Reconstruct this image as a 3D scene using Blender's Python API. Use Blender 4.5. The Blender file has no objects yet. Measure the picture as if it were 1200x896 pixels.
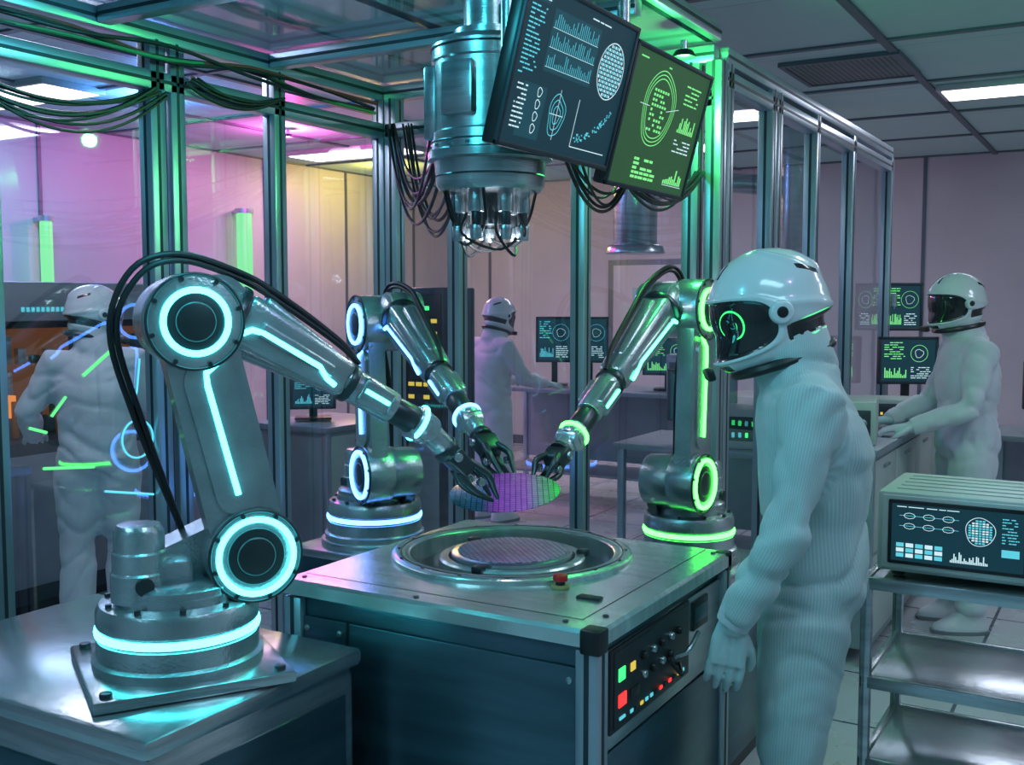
import bpy, bmesh, math, random
from mathutils import Vector, Matrix, noise
random.seed(7)
COL = bpy.context.scene.collection
bpy.context.scene.view_settings.view_transform = 'Standard'
bpy.context.scene.view_settings.exposure = -0.1
YAW = math.radians(30.5)
R = math.radians
def C(x, d):
    c, s = math.cos(YAW), math.sin(YAW)
    return (c*x - s*d, s*x + c*d)

# ------------------------------------------------------------------ materials
MATS = {}
def pmat(name, col, metal=0.0, rough=0.5, var=0.0, vscale=6.0, bump=0.0, bscale=60.0, stretch=(1,1,1),
         coat=0.0, emis=None, estr=0.0, ribs=0.0, spec=0.5, sheen=0.0):
    if name in MATS: return MATS[name]
    m = bpy.data.materials.new(name); m.use_nodes = True
    nt = m.node_tree; N = nt.nodes; L = nt.links
    b = N['Principled BSDF']
    b.inputs['Metallic'].default_value = metal
    b.inputs['Roughness'].default_value = rough
    b.inputs['Coat Weight'].default_value = coat
    b.inputs['Specular IOR Level'].default_value = spec
    b.inputs['Sheen Weight'].default_value = sheen
    tc = N.new('ShaderNodeTexCoord'); mp = N.new('ShaderNodeMapping')
    mp.inputs['Scale'].default_value = stretch
    L.new(tc.outputs['Object'], mp.inputs['Vector'])
    nz = N.new('ShaderNodeTexNoise'); nz.inputs['Scale'].default_value = vscale
    nz.inputs['Detail'].default_value = 5
    L.new(mp.outputs[0], nz.inputs['Vector'])
    cr = N.new('ShaderNodeValToRGB')
    lo = tuple(max(0, c*(1-var)) for c in col); hi = tuple(min(1, c*(1+var)) for c in col)
    cr.color_ramp.elements[0].position = .3; cr.color_ramp.elements[1].position = .7
    cr.color_ramp.elements[0].color = (*lo, 1); cr.color_ramp.elements[1].color = (*hi, 1)
    L.new(nz.outputs['Fac'], cr.inputs['Fac'])
    last = cr.outputs['Color']
    if ribs > 0:
        at = N.new('ShaderNodeAttribute'); at.attribute_name = 'rib'
        sp = N.new('ShaderNodeSeparateXYZ'); L.new(at.outputs['Vector'], sp.inputs[0])
        a2 = N.new('ShaderNodeMath'); a2.operation = 'ARCTAN2'; L.new(sp.outputs['Y'], a2.inputs[0]); L.new(sp.outputs['X'], a2.inputs[1])
        ml = N.new('ShaderNodeMath'); ml.operation = 'MULTIPLY'; L.new(a2.outputs[0], ml.inputs[0]); L.new(sp.outputs['Z'], ml.inputs[1])
        sn = N.new('ShaderNodeMath'); sn.operation = 'SINE'; L.new(ml.outputs[0], sn.inputs[0])
        mr = N.new('ShaderNodeMapRange'); mr.inputs['From Min'].default_value = -1; mr.inputs['To Min'].default_value = 1-ribs; mr.inputs['To Max'].default_value = 1
        L.new(sn.outputs[0], mr.inputs['Value'])
        mx = N.new('ShaderNodeMix'); mx.data_type = 'RGBA'; mx.blend_type = 'MULTIPLY'; mx.inputs[0].default_value = 1
        L.new(last, mx.inputs[6]); L.new(mr.outputs[0], mx.inputs[7])
        last = mx.outputs[2]
    L.new(last, b.inputs['Base Color'])
    if bump > 0:
        n2 = N.new('ShaderNodeTexNoise'); n2.inputs['Scale'].default_value = bscale
        n2.inputs['Detail'].default_value = 4
        L.new(mp.outputs[0], n2.inputs['Vector'])
        bp = N.new('ShaderNodeBump'); bp.inputs['Strength'].default_value = bump
        bp.inputs['Distance'].default_value = 0.01
        L.new(n2.outputs['Fac'], bp.inputs['Height']); L.new(bp.outputs[0], b.inputs['Normal'])
    if emis:
        b.inputs['Emission Color'].default_value = (*emis, 1)
        b.inputs['Emission Strength'].default_value = estr
    MATS[name] = m
    return m
def emat(name, col, s):
    return pmat(name, tuple(c*.05 for c in col), rough=.4, emis=col, estr=s)

def helmetmat(name, glow):
    """white shell, dark glossy visor, black trim and recesses, driven by the mesh attribute 'zone'"""
    m = bpy.data.materials.new(name); m.use_nodes = True
    nt = m.node_tree; N = nt.nodes; L = nt.links; b = N['Principled BSDF']
    at = N.new('ShaderNodeAttribute'); at.attribute_name = 'zone'
    sp = N.new('ShaderNodeSeparateXYZ'); L.new(at.outputs['Vector'], sp.inputs[0])
    def less(sock, v):
        n = N.new('ShaderNodeMath'); n.operation = 'LESS_THAN'; n.inputs[1].default_value = v; L.new(sock, n.inputs[0]); return n.outputs[0]
    vis = less(sp.outputs['X'], 1.0); trim = less(sp.outputs['X'], 1.14); rear = less(sp.outputs['Y'], 1.0); gl_ = less(sp.outputs['Z'], 1.0)
    mxm = N.new('ShaderNodeMath'); mxm.operation = 'MAXIMUM'; L.new(trim, mxm.inputs[0]); L.new(rear, mxm.inputs[1])
    mc = N.new('ShaderNodeMix'); mc.data_type = 'RGBA'; mc.inputs[6].default_value = (.66, .74, .77, 1); mc.inputs[7].default_value = (.01, .013, .015, 1)
    L.new(mxm.outputs[0], mc.inputs[0]); L.new(mc.outputs[2], b.inputs['Base Color'])
    mr = N.new('ShaderNodeMapRange'); mr.inputs['To Min'].default_value = .22; mr.inputs['To Max'].default_value = .05
    L.new(vis, mr.inputs['Value']); L.new(mr.outputs[0], b.inputs['Roughness'])
    b.inputs['Coat Weight'].default_value = .7
    b.inputs['Emission Color'].default_value = (.05, 1, .2, 1)
    ms = N.new('ShaderNodeMath'); ms.operation = 'MULTIPLY'; ms.inputs[1].default_value = 1.6 if glow else 0  # green emission bands paint the green light caught by the helmet
    L.new(gl_, ms.inputs[0]); L.new(ms.outputs[0], b.inputs['Emission Strength'])
    return m

def glassmat(name, tint, base=0.04, top=0.5, rough=0.02, alpha=None):
    m = bpy.data.materials.new(name); m.use_nodes = True
    nt = m.node_tree; N = nt.nodes; L = nt.links; N.clear()
    out = N.new('ShaderNodeOutputMaterial')
    tr = N.new('ShaderNodeBsdfTransparent'); tr.inputs[0].default_value = (*tint, 1)
    gl = N.new('ShaderNodeBsdfGlossy'); gl.inputs['Roughness'].default_value = rough
    gl.inputs['Color'].default_value = (.9, .97, 1, 1)
    lw = N.new('ShaderNodeLayerWeight'); lw.inputs['Blend'].default_value = 0.5
    pw = N.new('ShaderNodeMath'); pw.operation = 'POWER'; pw.inputs[1].default_value = 3.0
    mr = N.new('ShaderNodeMapRange'); mr.inputs['To Min'].default_value = base; mr.inputs['To Max'].default_value = top
    tc = N.new('ShaderNodeTexCoord'); nz = N.new('ShaderNodeTexNoise'); nz.inputs['Scale'].default_value = 1.5
    bp = N.new('ShaderNodeBump'); bp.inputs['Strength'].default_value = .05; bp.inputs['Distance'].default_value = .02
    L.new(tc.outputs['Object'], nz.inputs['Vector']); L.new(nz.outputs['Fac'], bp.inputs['Height'])
    L.new(bp.outputs[0], gl.inputs['Normal'])
    L.new(lw.outputs['Facing'], pw.inputs[0]); L.new(pw.outputs[0], mr.inputs['Value'])
    mx = N.new('ShaderNodeMixShader')
    L.new(mr.outputs[0], mx.inputs[0]); L.new(tr.outputs[0], mx.inputs[1]); L.new(gl.outputs[0], mx.inputs[2])
    last = mx.outputs[0]
    if alpha:
        df = N.new('ShaderNodeBsdfDiffuse'); df.inputs[0].default_value = (.5, .62, .68, 1)
        m2 = N.new('ShaderNodeMixShader'); m2.inputs[0].default_value = alpha
        L.new(last, m2.inputs[1]); L.new(df.outputs[0], m2.inputs[2]); last = m2.outputs[0]
    L.new(last, out.inputs[0])
    return m

def gridmat(name, col, linecol, size, lw=0.01, rough=.4, metal=0., vals=None, offs=(0,0,0)):
    m = bpy.data.materials.new(name); m.use_nodes = True
    nt = m.node_tree; N = nt.nodes; L = nt.links; b = N['Principled BSDF']
    b.inputs['Roughness'].default_value = rough; b.inputs['Metallic'].default_value = metal
    tc = N.new('ShaderNodeTexCoord'); mp = N.new('ShaderNodeMapping')
    mp.inputs['Location'].default_value = offs
    L.new(tc.outputs['Object'], mp.inputs[0])
    br = N.new('ShaderNodeTexBrick'); br.offset = 0; br.squash = 1
    br.inputs['Scale'].default_value = 1; br.inputs['Brick Width'].default_value = size
    br.inputs['Row Height'].default_value = size; br.inputs['Mortar Size'].default_value = lw
    br.inputs['Mortar Smooth'].default_value = 0.1
    c2 = vals or tuple(c*.93 for c in col)
    br.inputs['Color1'].default_value = (*col, 1); br.inputs['Color2'].default_value = (*c2, 1)
    br.inputs['Mortar'].default_value = (*linecol, 1)
    L.new(mp.outputs[0], br.inputs['Vector']); L.new(br.outputs['Color'], b.inputs['Base Color'])
    nz = N.new('ShaderNodeTexNoise'); nz.inputs['Scale'].default_value = 2.5; nz.inputs['Detail'].default_value = 6
    mr = N.new('ShaderNodeMapRange'); mr.inputs['To Min'].default_value = rough*.7; mr.inputs['To Max'].default_value = rough*1.3
    L.new(tc.outputs['Object'], nz.inputs['Vector']); L.new(nz.outputs['Fac'], mr.inputs['Value'])
    L.new(mr.outputs[0], b.inputs['Roughness'])
    return m

def wafermat(name, stops, metal=.35):
    m = bpy.data.materials.new(name); m.use_nodes = True
    nt = m.node_tree; N = nt.nodes; L = nt.links; b = N['Principled BSDF']
    b.inputs['Metallic'].default_value = metal; b.inputs['Roughness'].default_value = .22
    tc = N.new('ShaderNodeTexCoord')
    sp = N.new('ShaderNodeSeparateXYZ'); L.new(tc.outputs['Object'], sp.inputs[0])
    mr = N.new('ShaderNodeMapRange'); mr.inputs['From Min'].default_value = -.15; mr.inputs['From Max'].default_value = .15
    L.new(sp.outputs['X'], mr.inputs['Value'])
    cr = N.new('ShaderNodeValToRGB'); e = cr.color_ramp.elements
    e[0].position = stops[0][0]; e[0].color = (*stops[0][1], 1); e[1].position = stops[-1][0]; e[1].color = (*stops[-1][1], 1)
    for p, c in stops[1:-1]:
        q = e.new(p); q.color = (*c, 1)
    L.new(mr.outputs[0], cr.inputs[0])
    br = N.new('ShaderNodeTexBrick'); br.offset = 0
    br.inputs['Scale'].default_value = 1; br.inputs['Brick Width'].default_value = .015; br.inputs['Row Height'].default_value = .015
    br.inputs['Mortar Size'].default_value = .0012
    br.inputs['Color1'].default_value = (1, 1, 1, 1); br.inputs['Color2'].default_value = (.75, .75, .85, 1); br.inputs['Mortar'].default_value = (.15, .2, .22, 1)
    L.new(tc.outputs['Object'], br.inputs['Vector'])
    mx = N.new('ShaderNodeMix'); mx.data_type = 'RGBA'; mx.blend_type = 'MULTIPLY'; mx.inputs[0].default_value = .9
    L.new(cr.outputs[0], mx.inputs[6]); L.new(br.outputs['Color'], mx.inputs[7])
    L.new(mx.outputs[2], b.inputs['Base Color'])
    return m

STEEL = pmat('brushed_steel', (.48, .54, .57), metal=.88, rough=.24, var=.22, vscale=4, bump=.08, bscale=30, stretch=(1, 1, 12))
TOPST = pmat('machined_top_steel', (.6, .68, .68), metal=.78, rough=.22, var=.18, vscale=3, bump=.05, bscale=40, stretch=(1, 14, 1))
ALU = pmat('aluminium_extrusion', (.42, .5, .57), metal=.72, rough=.32, var=.1, vscale=3)
ALUD = pmat('aluminium_slot', (.05, .065, .08), metal=.6, rough=.5, var=.1)
ROBO = pmat('robot_cast_metal', (.42, .49, .52), metal=.75, rough=.25, var=.25, vscale=7, bump=.14, bscale=120, coat=.3)
ROBD = pmat('robot_dark_metal', (.07, .09, .1), metal=.8, rough=.33, var=.2)
PANEL = pmat('dark_blue_panel', (.07, .14, .18), metal=.75, rough=.28, var=.25, vscale=2, bump=.04, bscale=20, stretch=(1, 1, 8))
BLACK = pmat('black_plastic', (.012, .014, .016), rough=.35, var=.2)
RUB = pmat('cable_rubber', (.01, .011, .013), rough=.4, var=.2)
WHITEP = pmat('instrument_casing', (.45, .52, .5), metal=.2, rough=.42, var=.08, vscale=4)
SHELL = pmat('helmet_pivot_shell', (.66, .74, .77), rough=.2, var=.06, vscale=5, coat=.7)
HELM = helmetmat('helmet_shell_and_visor', False)
HELMG = helmetmat('helmet_shell_painted_rim_light', True)
CLOTH = pmat('coverall_fabric', (.47, .62, .63), rough=.55, var=.08, vscale=9, bump=.12, bscale=120, ribs=.2, sheen=.15)
CLOTHB = pmat('coverall_fabric_plain', (.58, .63, .69), rough=.7, var=.06, vscale=9, bump=.15, bscale=70, sheen=.2)
GLOVE = pmat('glove_nitrile', (.48, .64, .65), rough=.4, var=.08, bump=.2, bscale=80)
BOOT = pmat('boot_cover', (.62, .66, .7), rough=.6, var=.06, bump=.2)
CYAN = emat('neon_cyan', (.07, .8, .86), 9)
BLUE = emat('neon_blue', (.09, .3, 1), 8)
GREEN = emat('neon_green', (.07, 1, .08), 9)
CYG = emat('neon_seafoam', (.08, 1, .42), 8)
DCY = emat('reflection_cyan', (.12, .75, 1), 1.2)  # glow colours for imitated robot reflections on the glass
DGR = emat('reflection_green', (.15, 1, .3), 1.1)
RED = emat('led_red', (1, .03, .03), 2)
LGRN = emat('led_green', (.05, 1, .2), 1.8)
YEL = emat('led_yellow', (1, .75, .1), .8)
ORG = emat('warm_bay_glow', (1, .3, .05), 1)  # emission paints orange light onto parts in the tool bay
SW = emat('screen_white', (.65, .92, 1), 1.0)
SCY = emat('screen_cyan', (.12, .66, .8), 1.0)
SG = emat('screen_green', (.25, 1, .3), 1.0)
SBG = emat('screen_bg_blue', (.006, .036, .055), 1)
SBGG = emat('screen_bg_green', (.025, .09, .035), 1)
SPAN = emat('screen_panel', (.01, .065, .095), 1)
TUBE = emat('ceiling_lamp_diffuser', (1, .84, .98), 4)
GTUBE = emat('green_tube_lamp', (.28, 1, .4), 1.1)
GLASS = glassmat('partition_glass', (.88, .94, .98), .13, .75)
CANOPY = glassmat('canopy_polycarbonate', (.45, .58, .66), .16, .8, rough=.07, alpha=.16)
WAFER = wafermat('patterned_wafer', [(0, (.01, .15, .18)), (.3, (.05, .15, .3)), (.42, (.7, .1, .7)), (.7, (.95, .2, .8)), (.85, (.45, .6, .4)), (1, (.1, .95, .15))], .2)
WAFER2 = wafermat('patterned_wafer_stage', [(0, (.5, .5, .7)), (.3, (.7, .45, .75)), (.6, (.8, .5, .75)), (1, (.5, .6, .7))], .35)

# ------------------------------------------------------------------ mesh builder
def lookM(p, d):
    return Matrix.Translation(p) @ Vector(d).to_track_quat('Z', 'Y').to_matrix().to_4x4()
def frameM(o, x, y, z):
    M = Matrix.Identity(4)
    for i in range(3):
        M[i][0] = x[i]; M[i][1] = y[i]; M[i][2] = z[i]; M[i][3] = o[i]
    return M
def smoothpath(pts, n=6):
    P = [Vector(p) for p in pts]
    if len(P) < 3: return P
    P = [2*P[0]-P[1]] + P + [2*P[-1]-P[-2]]
    out = []
    for i in range(1, len(P)-2):
        a, b, c, d = P[i-1:i+3]
        for k in range(n):
            t = k/n
            out.append(.5*((2*b)+(c-a)*t+(2*a-5*b+4*c-d)*t*t+(3*b-a-3*c+d)*t**3))
    out.append(P[-2])
    return out
class MB:
    def __init__(s): s.bm = bmesh.new(); s.mats = []
    def mi(s, m):
        if m not in s.mats: s.mats.append(m)
        return s.mats.index(m)
    def merge(s, b, m, M=None):
        if M is not None: b.transform(M)
        i = s.mi(m)
        for f in b.faces: f.material_index = i; f.smooth = True
        me = bpy.data.meshes.new('t'); b.to_mesh(me); b.free()
        s.bm.from_mesh(me); bpy.data.meshes.remove(me)
    def box(s, c, size, m, bev=0.0, M=None, seg=2):
        b = bmesh.new(); bmesh.ops.create_cube(b, size=1)
        for v in b.verts: v.co = Vector((v.co.x*size[0], v.co.y*size[1], v.co.z*size[2]))
        if bev > 0: bmesh.ops.bevel(b, geom=b.edges[:], offset=bev, segments=seg, affect='EDGES', profile=.5)
        bmesh.ops.translate(b, verts=b.verts, vec=Vector(c))
        s.merge(b, m, M)
    def bx(s, x0, x1, y0, y1, z0, z1, m, bev=0, M=None):
        s.box(((x0+x1)/2, (y0+y1)/2, (z0+z1)/2), (abs(x1-x0), abs(y1-y0), abs(z1-z0)), m, bev, M)
    def tbox(s, x0, x1, h0, h1, d0, d1, m, bev=.01, M=None, seg=3):
        b = bmesh.new(); bmesh.ops.create_cube(b, size=1)
        for v in b.verts:
            e = v.co.x > 0
            v.co = Vector((x1 if e else x0, v.co.y*(d1 if e else d0), v.co.z*(h1 if e else h0)))
        bmesh.ops.bevel(b, geom=b.edges[:], offset=bev, segments=seg, affect='EDGES', profile=.5)
        s.merge(b, m, M)
    def cyl(s, p0, p1, r0, r1, m, seg=32, bev=0.0, M=None):
        p0, p1 = Vector(p0), Vector(p1); L = (p1-p0).length
        b = bmesh.new(); bmesh.ops.create_cone(b, cap_ends=True, segments=seg, radius1=r0, radius2=r1, depth=L)
        if bev > 0:
            es = [e for e in b.edges if any(len(f.verts) > 4 for f in e.link_faces)]
            bmesh.ops.bevel(b, geom=es, offset=bev, segments=2, affect='EDGES', profile=.5)
        b.transform(lookM((p0+p1)/2, p1-p0))
        s.merge(b, m, M)
    def lathe(s, prof, m, M=None, seg=56):
        b = bmesh.new(); rings = []
        for r, z in prof:
            rings.append([b.verts.new((r*math.cos(2*math.pi*i/seg), r*math.sin(2*math.pi*i/seg), z)) for i in range(seg)])
        for a, c in zip(rings, rings[1:]):
            for i in range(seg):
                j = (i+1) % seg
                b.faces.new((a[i], a[j], c[j], c[i]))
        bmesh.ops.remove_doubles(b, verts=b.verts, dist=1e-5)
        bmesh.ops.recalc_face_normals(b, faces=b.faces)
        s.merge(b, m, M)
    def torus(s, Rr, r, m, M=None, seg=48, s2=10):
        b = bmesh.new(); rings = []
        for i in range(seg):
            a = 2*math.pi*i/seg
            rings.append([b.verts.new(((Rr+r*math.cos(t))*math.cos(a), (Rr+r*math.cos(t))*math.sin(a), r*math.sin(t))) for t in [2*math.pi*k/s2 for k in range(s2)]])
        for i in range(seg):
            A, B = rings[i], rings[(i+1) % seg]
            for k in range(s2):
                q = (k+1) % s2
                b.faces.new((A[k], B[k], B[q], A[q]))
        s.merge(b, m, M)
    def tube(s, pts, r, m, seg=8, M=None, smooth=0):
        P = smoothpath(pts, smooth) if smooth else [Vector(p) for p in pts]
        n = len(P)
        if not isinstance(r, (list, tuple)): rr = [r]*n
        elif len(r) == n: rr = list(r)
        else:
            rr = []
            for i in range(n):
                t = i/(n-1)*(len(r)-1); k = min(int(t), len(r)-2); rr.append(r[k]+(r[k+1]-r[k])*(t-k))
        b = bmesh.new(); rings = []
        T0 = (P[1]-P[0]).normalized()
        up = Vector((0, 0, 1)) if abs(T0.z) < .9 else Vector((1, 0, 0))
        nrm = (up - T0*up.dot(T0)).normalized()
        for i in range(n):
            T = (P[min(i+1, n-1)]-P[max(i-1, 0)]).normalized()
            nrm = (nrm - T*nrm.dot(T)).normalized(); bn = T.cross(nrm)
            rings.append([b.verts.new(P[i]+rr[i]*(math.cos(2*math.pi*k/seg)*nrm+math.sin(2*math.pi*k/seg)*bn)) for k in range(seg)])
        for A, B in zip(rings, rings[1:]):
            for k in range(seg):
                q = (k+1) % seg
                b.faces.new((A[k], A[q], B[q], B[k]))
        b.faces.new(list(reversed(rings[0]))); b.faces.new(rings[-1])
        s.merge(b, m, M)
    def hull(s, c0, r0, c1, r1, y0, y1, m, bev=.008, M=None):
        pts = []
        for c, r in ((c0, r0), (c1, r1)):
            for i in range(40):
                a = 2*math.pi*i/40; pts.append((c[0]+r*math.cos(a), c[1]+r*math.sin(a)))
        pts = sorted(set(pts))
        def cr(o, a, b): return (a[0]-o[0])*(b[1]-o[1])-(a[1]-o[1])*(b[0]-o[0])
        lo = []
        for p in pts:
            while len(lo) > 1 and cr(lo[-2], lo[-1], p) <= 0: lo.pop()
            lo.append(p)
        hi = []
        for p in reversed(pts):
            while len(hi) > 1 and cr(hi[-2], hi[-1], p) <= 0: hi.pop()
            hi.append(p)
        H = lo[:-1]+hi[:-1]
        ya, yb = min(y0, y1), max(y0, y1)
        b = bmesh.new()
        A = [b.verts.new((p[0], ya, p[1])) for p in H]; B = [b.verts.new((p[0], yb, p[1])) for p in H]
        n = len(H)
        b.faces.new(A); b.faces.new(list(reversed(B)))
        for i in range(n):
            j = (i+1) % n; b.faces.new((A[j], A[i], B[i], B[j]))
        if bev > 0:
            es = [e for e in b.edges if any(len(f.verts) > 4 for f in e.link_faces)]
            bmesh.ops.bevel(b, geom=es, offset=bev, segments=3, affect='EDGES', profile=.5)
        bmesh.ops.recalc_face_normals(b, faces=b.faces)
        s.merge(b, m, M)
    def loft(s, rings, m, seg=28, M=None, p=2.0):
        b = bmesh.new(); RR = []
        for cx, cy, cz, rx, ry in rings:
            row = []
            for i in range(seg):
                a = 2*math.pi*i/seg; ca, sa = math.cos(a), math.sin(a)
                row.append(b.verts.new((cx+rx*math.copysign(abs(ca)**(2/p), ca), cy+ry*math.copysign(abs(sa)**(2/p), sa), cz)))
            RR.append(row)
        for A, B in zip(RR, RR[1:]):
            for k in range(seg):
                q = (k+1) % seg; b.faces.new((A[k], A[q], B[q], B[k]))
        b.faces.new(list(reversed(RR[0]))); b.faces.new(RR[-1])
        bmesh.ops.recalc_face_normals(b, faces=b.faces)
        s.merge(b, m, M)
    def quad(s, pts, m):
        b = bmesh.new(); b.faces.new([b.verts.new(p) for p in pts]); s.merge(b, m)
    def rect(s, x0, z0, x1, z1, m, l=1):
        y = -.0006*l; s.quad([(x0, y, z0), (x1, y, z0), (x1, y, z1), (x0, y, z1)], m)
    def line(s, pts, w, m, l=2):
        y = -.0006*l
        for (a, b_), (c, d) in zip(pts, pts[1:]):
            D = Vector((c-a, d-b_))
            if D.length < 1e-6: continue
            n = Vector((-D.y, D.x)).normalized()*w/2
            s.quad([(a-n.x, y, b_-n.y), (c-n.x, y, d-n.y), (c+n.x, y, d+n.y), (a+n.x, y, b_+n.y)], m)
    def ring(s, cx, cz, rx, rz, w, m, l=2, n=36, wob=0):
        P = []
        for i in range(n+1):
            a = 2*math.pi*i/n; k = 1+wob*math.sin(5*a)*.5+wob*math.sin(3*a+1)
            P.append((cx+rx*k*math.cos(a), cz+rz*k*math.sin(a)))
        s.line(P, w, m, l)
    def finish(s, name, parent=None, M=None, sharp=38):
        me = bpy.data.meshes.new(name); s.bm.to_mesh(me); s.bm.free()
        for m in s.mats: me.materials.append(m)
        me.set_sharp_from_angle(angle=R(sharp))
        ob = bpy.data.objects.new(name, me); COL.objects.link(ob)
        if parent is not None: ob.parent = parent
        if M is not None: ob.matrix_local = M
        return ob
def empty(name, M=None):
    e = bpy.data.objects.new(name, None); COL.objects.link(e); e.empty_display_size = .1
    if M is not None: e.matrix_world = M
    return e
def place(x, y, z, rz=0):
    return Matrix.Translation((x, y, z)) @ Matrix.Rotation(rz, 4, 'Z')

# ------------------------------------------------------------------ room
X0, X1, Y0, Y1, ZC = -7.2, 3.0, -2.5, 10.7, 3.0
FLOORM = gridmat('floor_tiles', (.5, .54, .57), (.08, .1, .13), .6, .008, rough=.28)
CEILM = gridmat('ceiling_tiles', (.48, .7, .68), (.36, .5, .49), 1.2, .006, rough=.6)
WALLM = pmat('cleanroom_wall_paint', (.5, .53, .56), rough=.45, var=.08, vscale=1.2)
TRIMM = pmat('wall_trim_paint', (.12, .16, .19), metal=.4, rough=.45, var=.05)
b = MB(); b.bx(X0, X1, Y0, Y1, -.1, 0, FLOORM); b.finish('floor')
b = MB(); b.bx(X0, X1, Y0, Y1, ZC, ZC+.1, CEILM); b.finish('ceiling')
b = MB(); b.bx(X0-.1, X1+.1, Y1, Y1+.1, 0, ZC, WALLM); b.finish('wall_back')
b = MB(); b.bx(X0-.1, X1+.1, Y0-.1, Y0, 0, ZC, WALLM); b.finish('wall_front')
b = MB(); b.bx(X0-.1, X0, Y0, Y1, 0, ZC, WALLM); b.finish('wall_left')
b = MB(); b.bx(X1, X1+.1, Y0, Y1, 0, ZC, WALLM); b.finish('wall_right')
b = MB()
for i in range(-6, 4):
    x = i*1.2
    if X0 < x < X1: b.bx(x-.022, x+.022, Y0, Y1, ZC-.015, ZC, TRIMM)
for j in range(-2, 10):
    y = j*1.2-.2
    if Y0 < y < Y1: b.bx(X0, X1, y-.022, y+.022, ZC-.013, ZC, TRIMM)
b.finish('trim_1')
b = MB()
for i in range(9):
    x = X0+.6+i*1.2; b.bx(x-.015, x+.015, Y1-.012, Y1, 0, ZC, TRIMM)
for i in range(11):
    y = Y0+.5+i*1.2; b.bx(X0, X0+.012, y-.015, y+.015, 0, ZC, TRIMM)
b.finish('trim_2')
b = MB(); b.bx(X0, X1, Y1-.015, Y1, 0, .1, TRIMM); b.finish('baseboard_back')
b = MB(); b.bx(X0, X0+.015, Y0, Y1-.02, 0, .1, TRIMM); b.finish('baseboard_left')
b = MB()
b.bx(-5.05, -4.1, Y1-.05, Y1-.002, 0, 2.1, TRIMM, .005); b.bx(-4.98, -4.17, Y1-.07, Y1-.045, .02, 2.04, WALLM, .004)
b.bx(-4.75, -4.4, Y1-.075, Y1-.065, 1.2, 1.8, pmat('door_glass', (.3, .5, .55), rough=.1), .003)
b.cyl((-4.25, Y1-.1, 1.0), (-4.25, Y1-.1, 1.2), .012, .012, STEEL, 12); b.bx(-4.255, -4.245, Y1-.1, Y1-.06, 1.02, 1.04, STEEL); b.bx(-4.255, -4.245, Y1-.1, Y1-.06, 1.16, 1.18, STEEL)
b.finish('door_1')

# ------------------------------------------------------------------ glass partitions & canopy
def post(mb, x, y, z0, z1, w=.065, d=None):
    d = d or w
    mb.bx(x-w/2, x+w/2, y-d/2, y+d/2, z0, z1, ALU, .004)
    for s in (-1, 1):
        mb.bx(x+s*w/2-.001, x+s*w/2+.001, y-.006, y+.006, z0, z1, ALUD)
        mb.bx(x-.006, x+.006, y+s*d/2-.001, y+s*d/2+.001, z0, z1, ALUD)
def railY(mb, x, y0, y1, z, w=.065, h=.065):
    mb.bx(x-w/2, x+w/2, y0, y1, z-h/2, z+h/2, ALU, .004)
    for s in (-1, 1): mb.bx(x+s*w/2-.001, x+s*w/2+.001, y0, y1, z-.006, z+.006, ALUD)
def railX(mb, x0, x1, y, z, w=.065, h=.065):
    mb.bx(x0, x1, y-w/2, y+w/2, z-h/2, z+h/2, ALU, .004)
    for s in (-1, 1): mb.bx(x0, x1, y+s*w/2-.001, y+s*w/2+.001, z-.006, z+.006, ALUD)
GX, GY, RX = -3.0, 3.93, -1.418
e = empty('glass_partition'); b = MB()
ys = [.6, 1.3, 1.98, 2.62, 2.71, 3.23, GY]
for y in ys: post(b, GX, y, 0, 2.56)
railY(b, GX, .6, GY, 2.42); railY(b, GX, .6, GY, 2.585); railY(b, GX, .6, GY, .04)
b.finish('frame', e)
b = MB()
for a, c in zip(ys, ys[1:]):
    if c-a > .2: b.quad([(GX, a+.03, .07), (GX, c-.03, .07), (GX, c-.03, 2.39), (GX, a+.03, 2.39)], GLASS)
b.finish('panes', e)
b = MB(); g = GX+.004  # glowing tubes on the pane imitate reflections of the robot lights
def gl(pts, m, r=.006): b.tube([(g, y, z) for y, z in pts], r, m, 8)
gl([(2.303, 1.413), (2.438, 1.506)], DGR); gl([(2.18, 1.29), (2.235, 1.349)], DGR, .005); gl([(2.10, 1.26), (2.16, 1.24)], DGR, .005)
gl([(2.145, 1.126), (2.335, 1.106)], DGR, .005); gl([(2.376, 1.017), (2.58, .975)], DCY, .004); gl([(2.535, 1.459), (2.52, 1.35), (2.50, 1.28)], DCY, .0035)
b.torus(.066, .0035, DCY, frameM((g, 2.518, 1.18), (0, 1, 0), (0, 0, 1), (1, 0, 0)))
b.finish('painted_reflections', e)
e = empty('glass_partition'); b = MB()
xs = [GX+.07, -2.593, -1.988, RX-.09, RX]
for x in xs: post(b, x, GY, 0, 2.56)
railX(b, GX+.035, RX, GY, 2.42); railX(b, GX+.035, RX, GY, 2.585); railX(b, GX+.035, RX, GY, .04)
b.finish('frame', e)
b = MB()
for a, c in zip(xs, xs[1:]):
    if c-a > .2: b.quad([(a+.03, GY, .07), (c-.03, GY, .07), (c-.03, GY, 2.39), (a+.03, GY, 2.39)], GLASS)
b.finish('panes', e)
e = empty('glass_partition'); b = MB()
ys = [GY+.08, 4.576, 4.66, 5.3, 6.06, 7.09]
for y in ys: post(b, RX, y, 0, 2.56)
railY(b, RX, GY+.04, 7.09, 2.5); railY(b, RX, GY+.04, 7.09, 2.585); railY(b, RX, GY+.04, 7.09, .04)
b.finish('frame', e)
b = MB()
for a, c in zip(ys, ys[1:]):
    if c-a > .2: b.quad([(RX, a+.03, .07), (RX, c-.03, .07), (RX, c-.03, 2.46), (RX, a+.03, 2.46)], GLASS)
b.finish('panes', e)
e = empty('booth_canopy'); b = MB()
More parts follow.
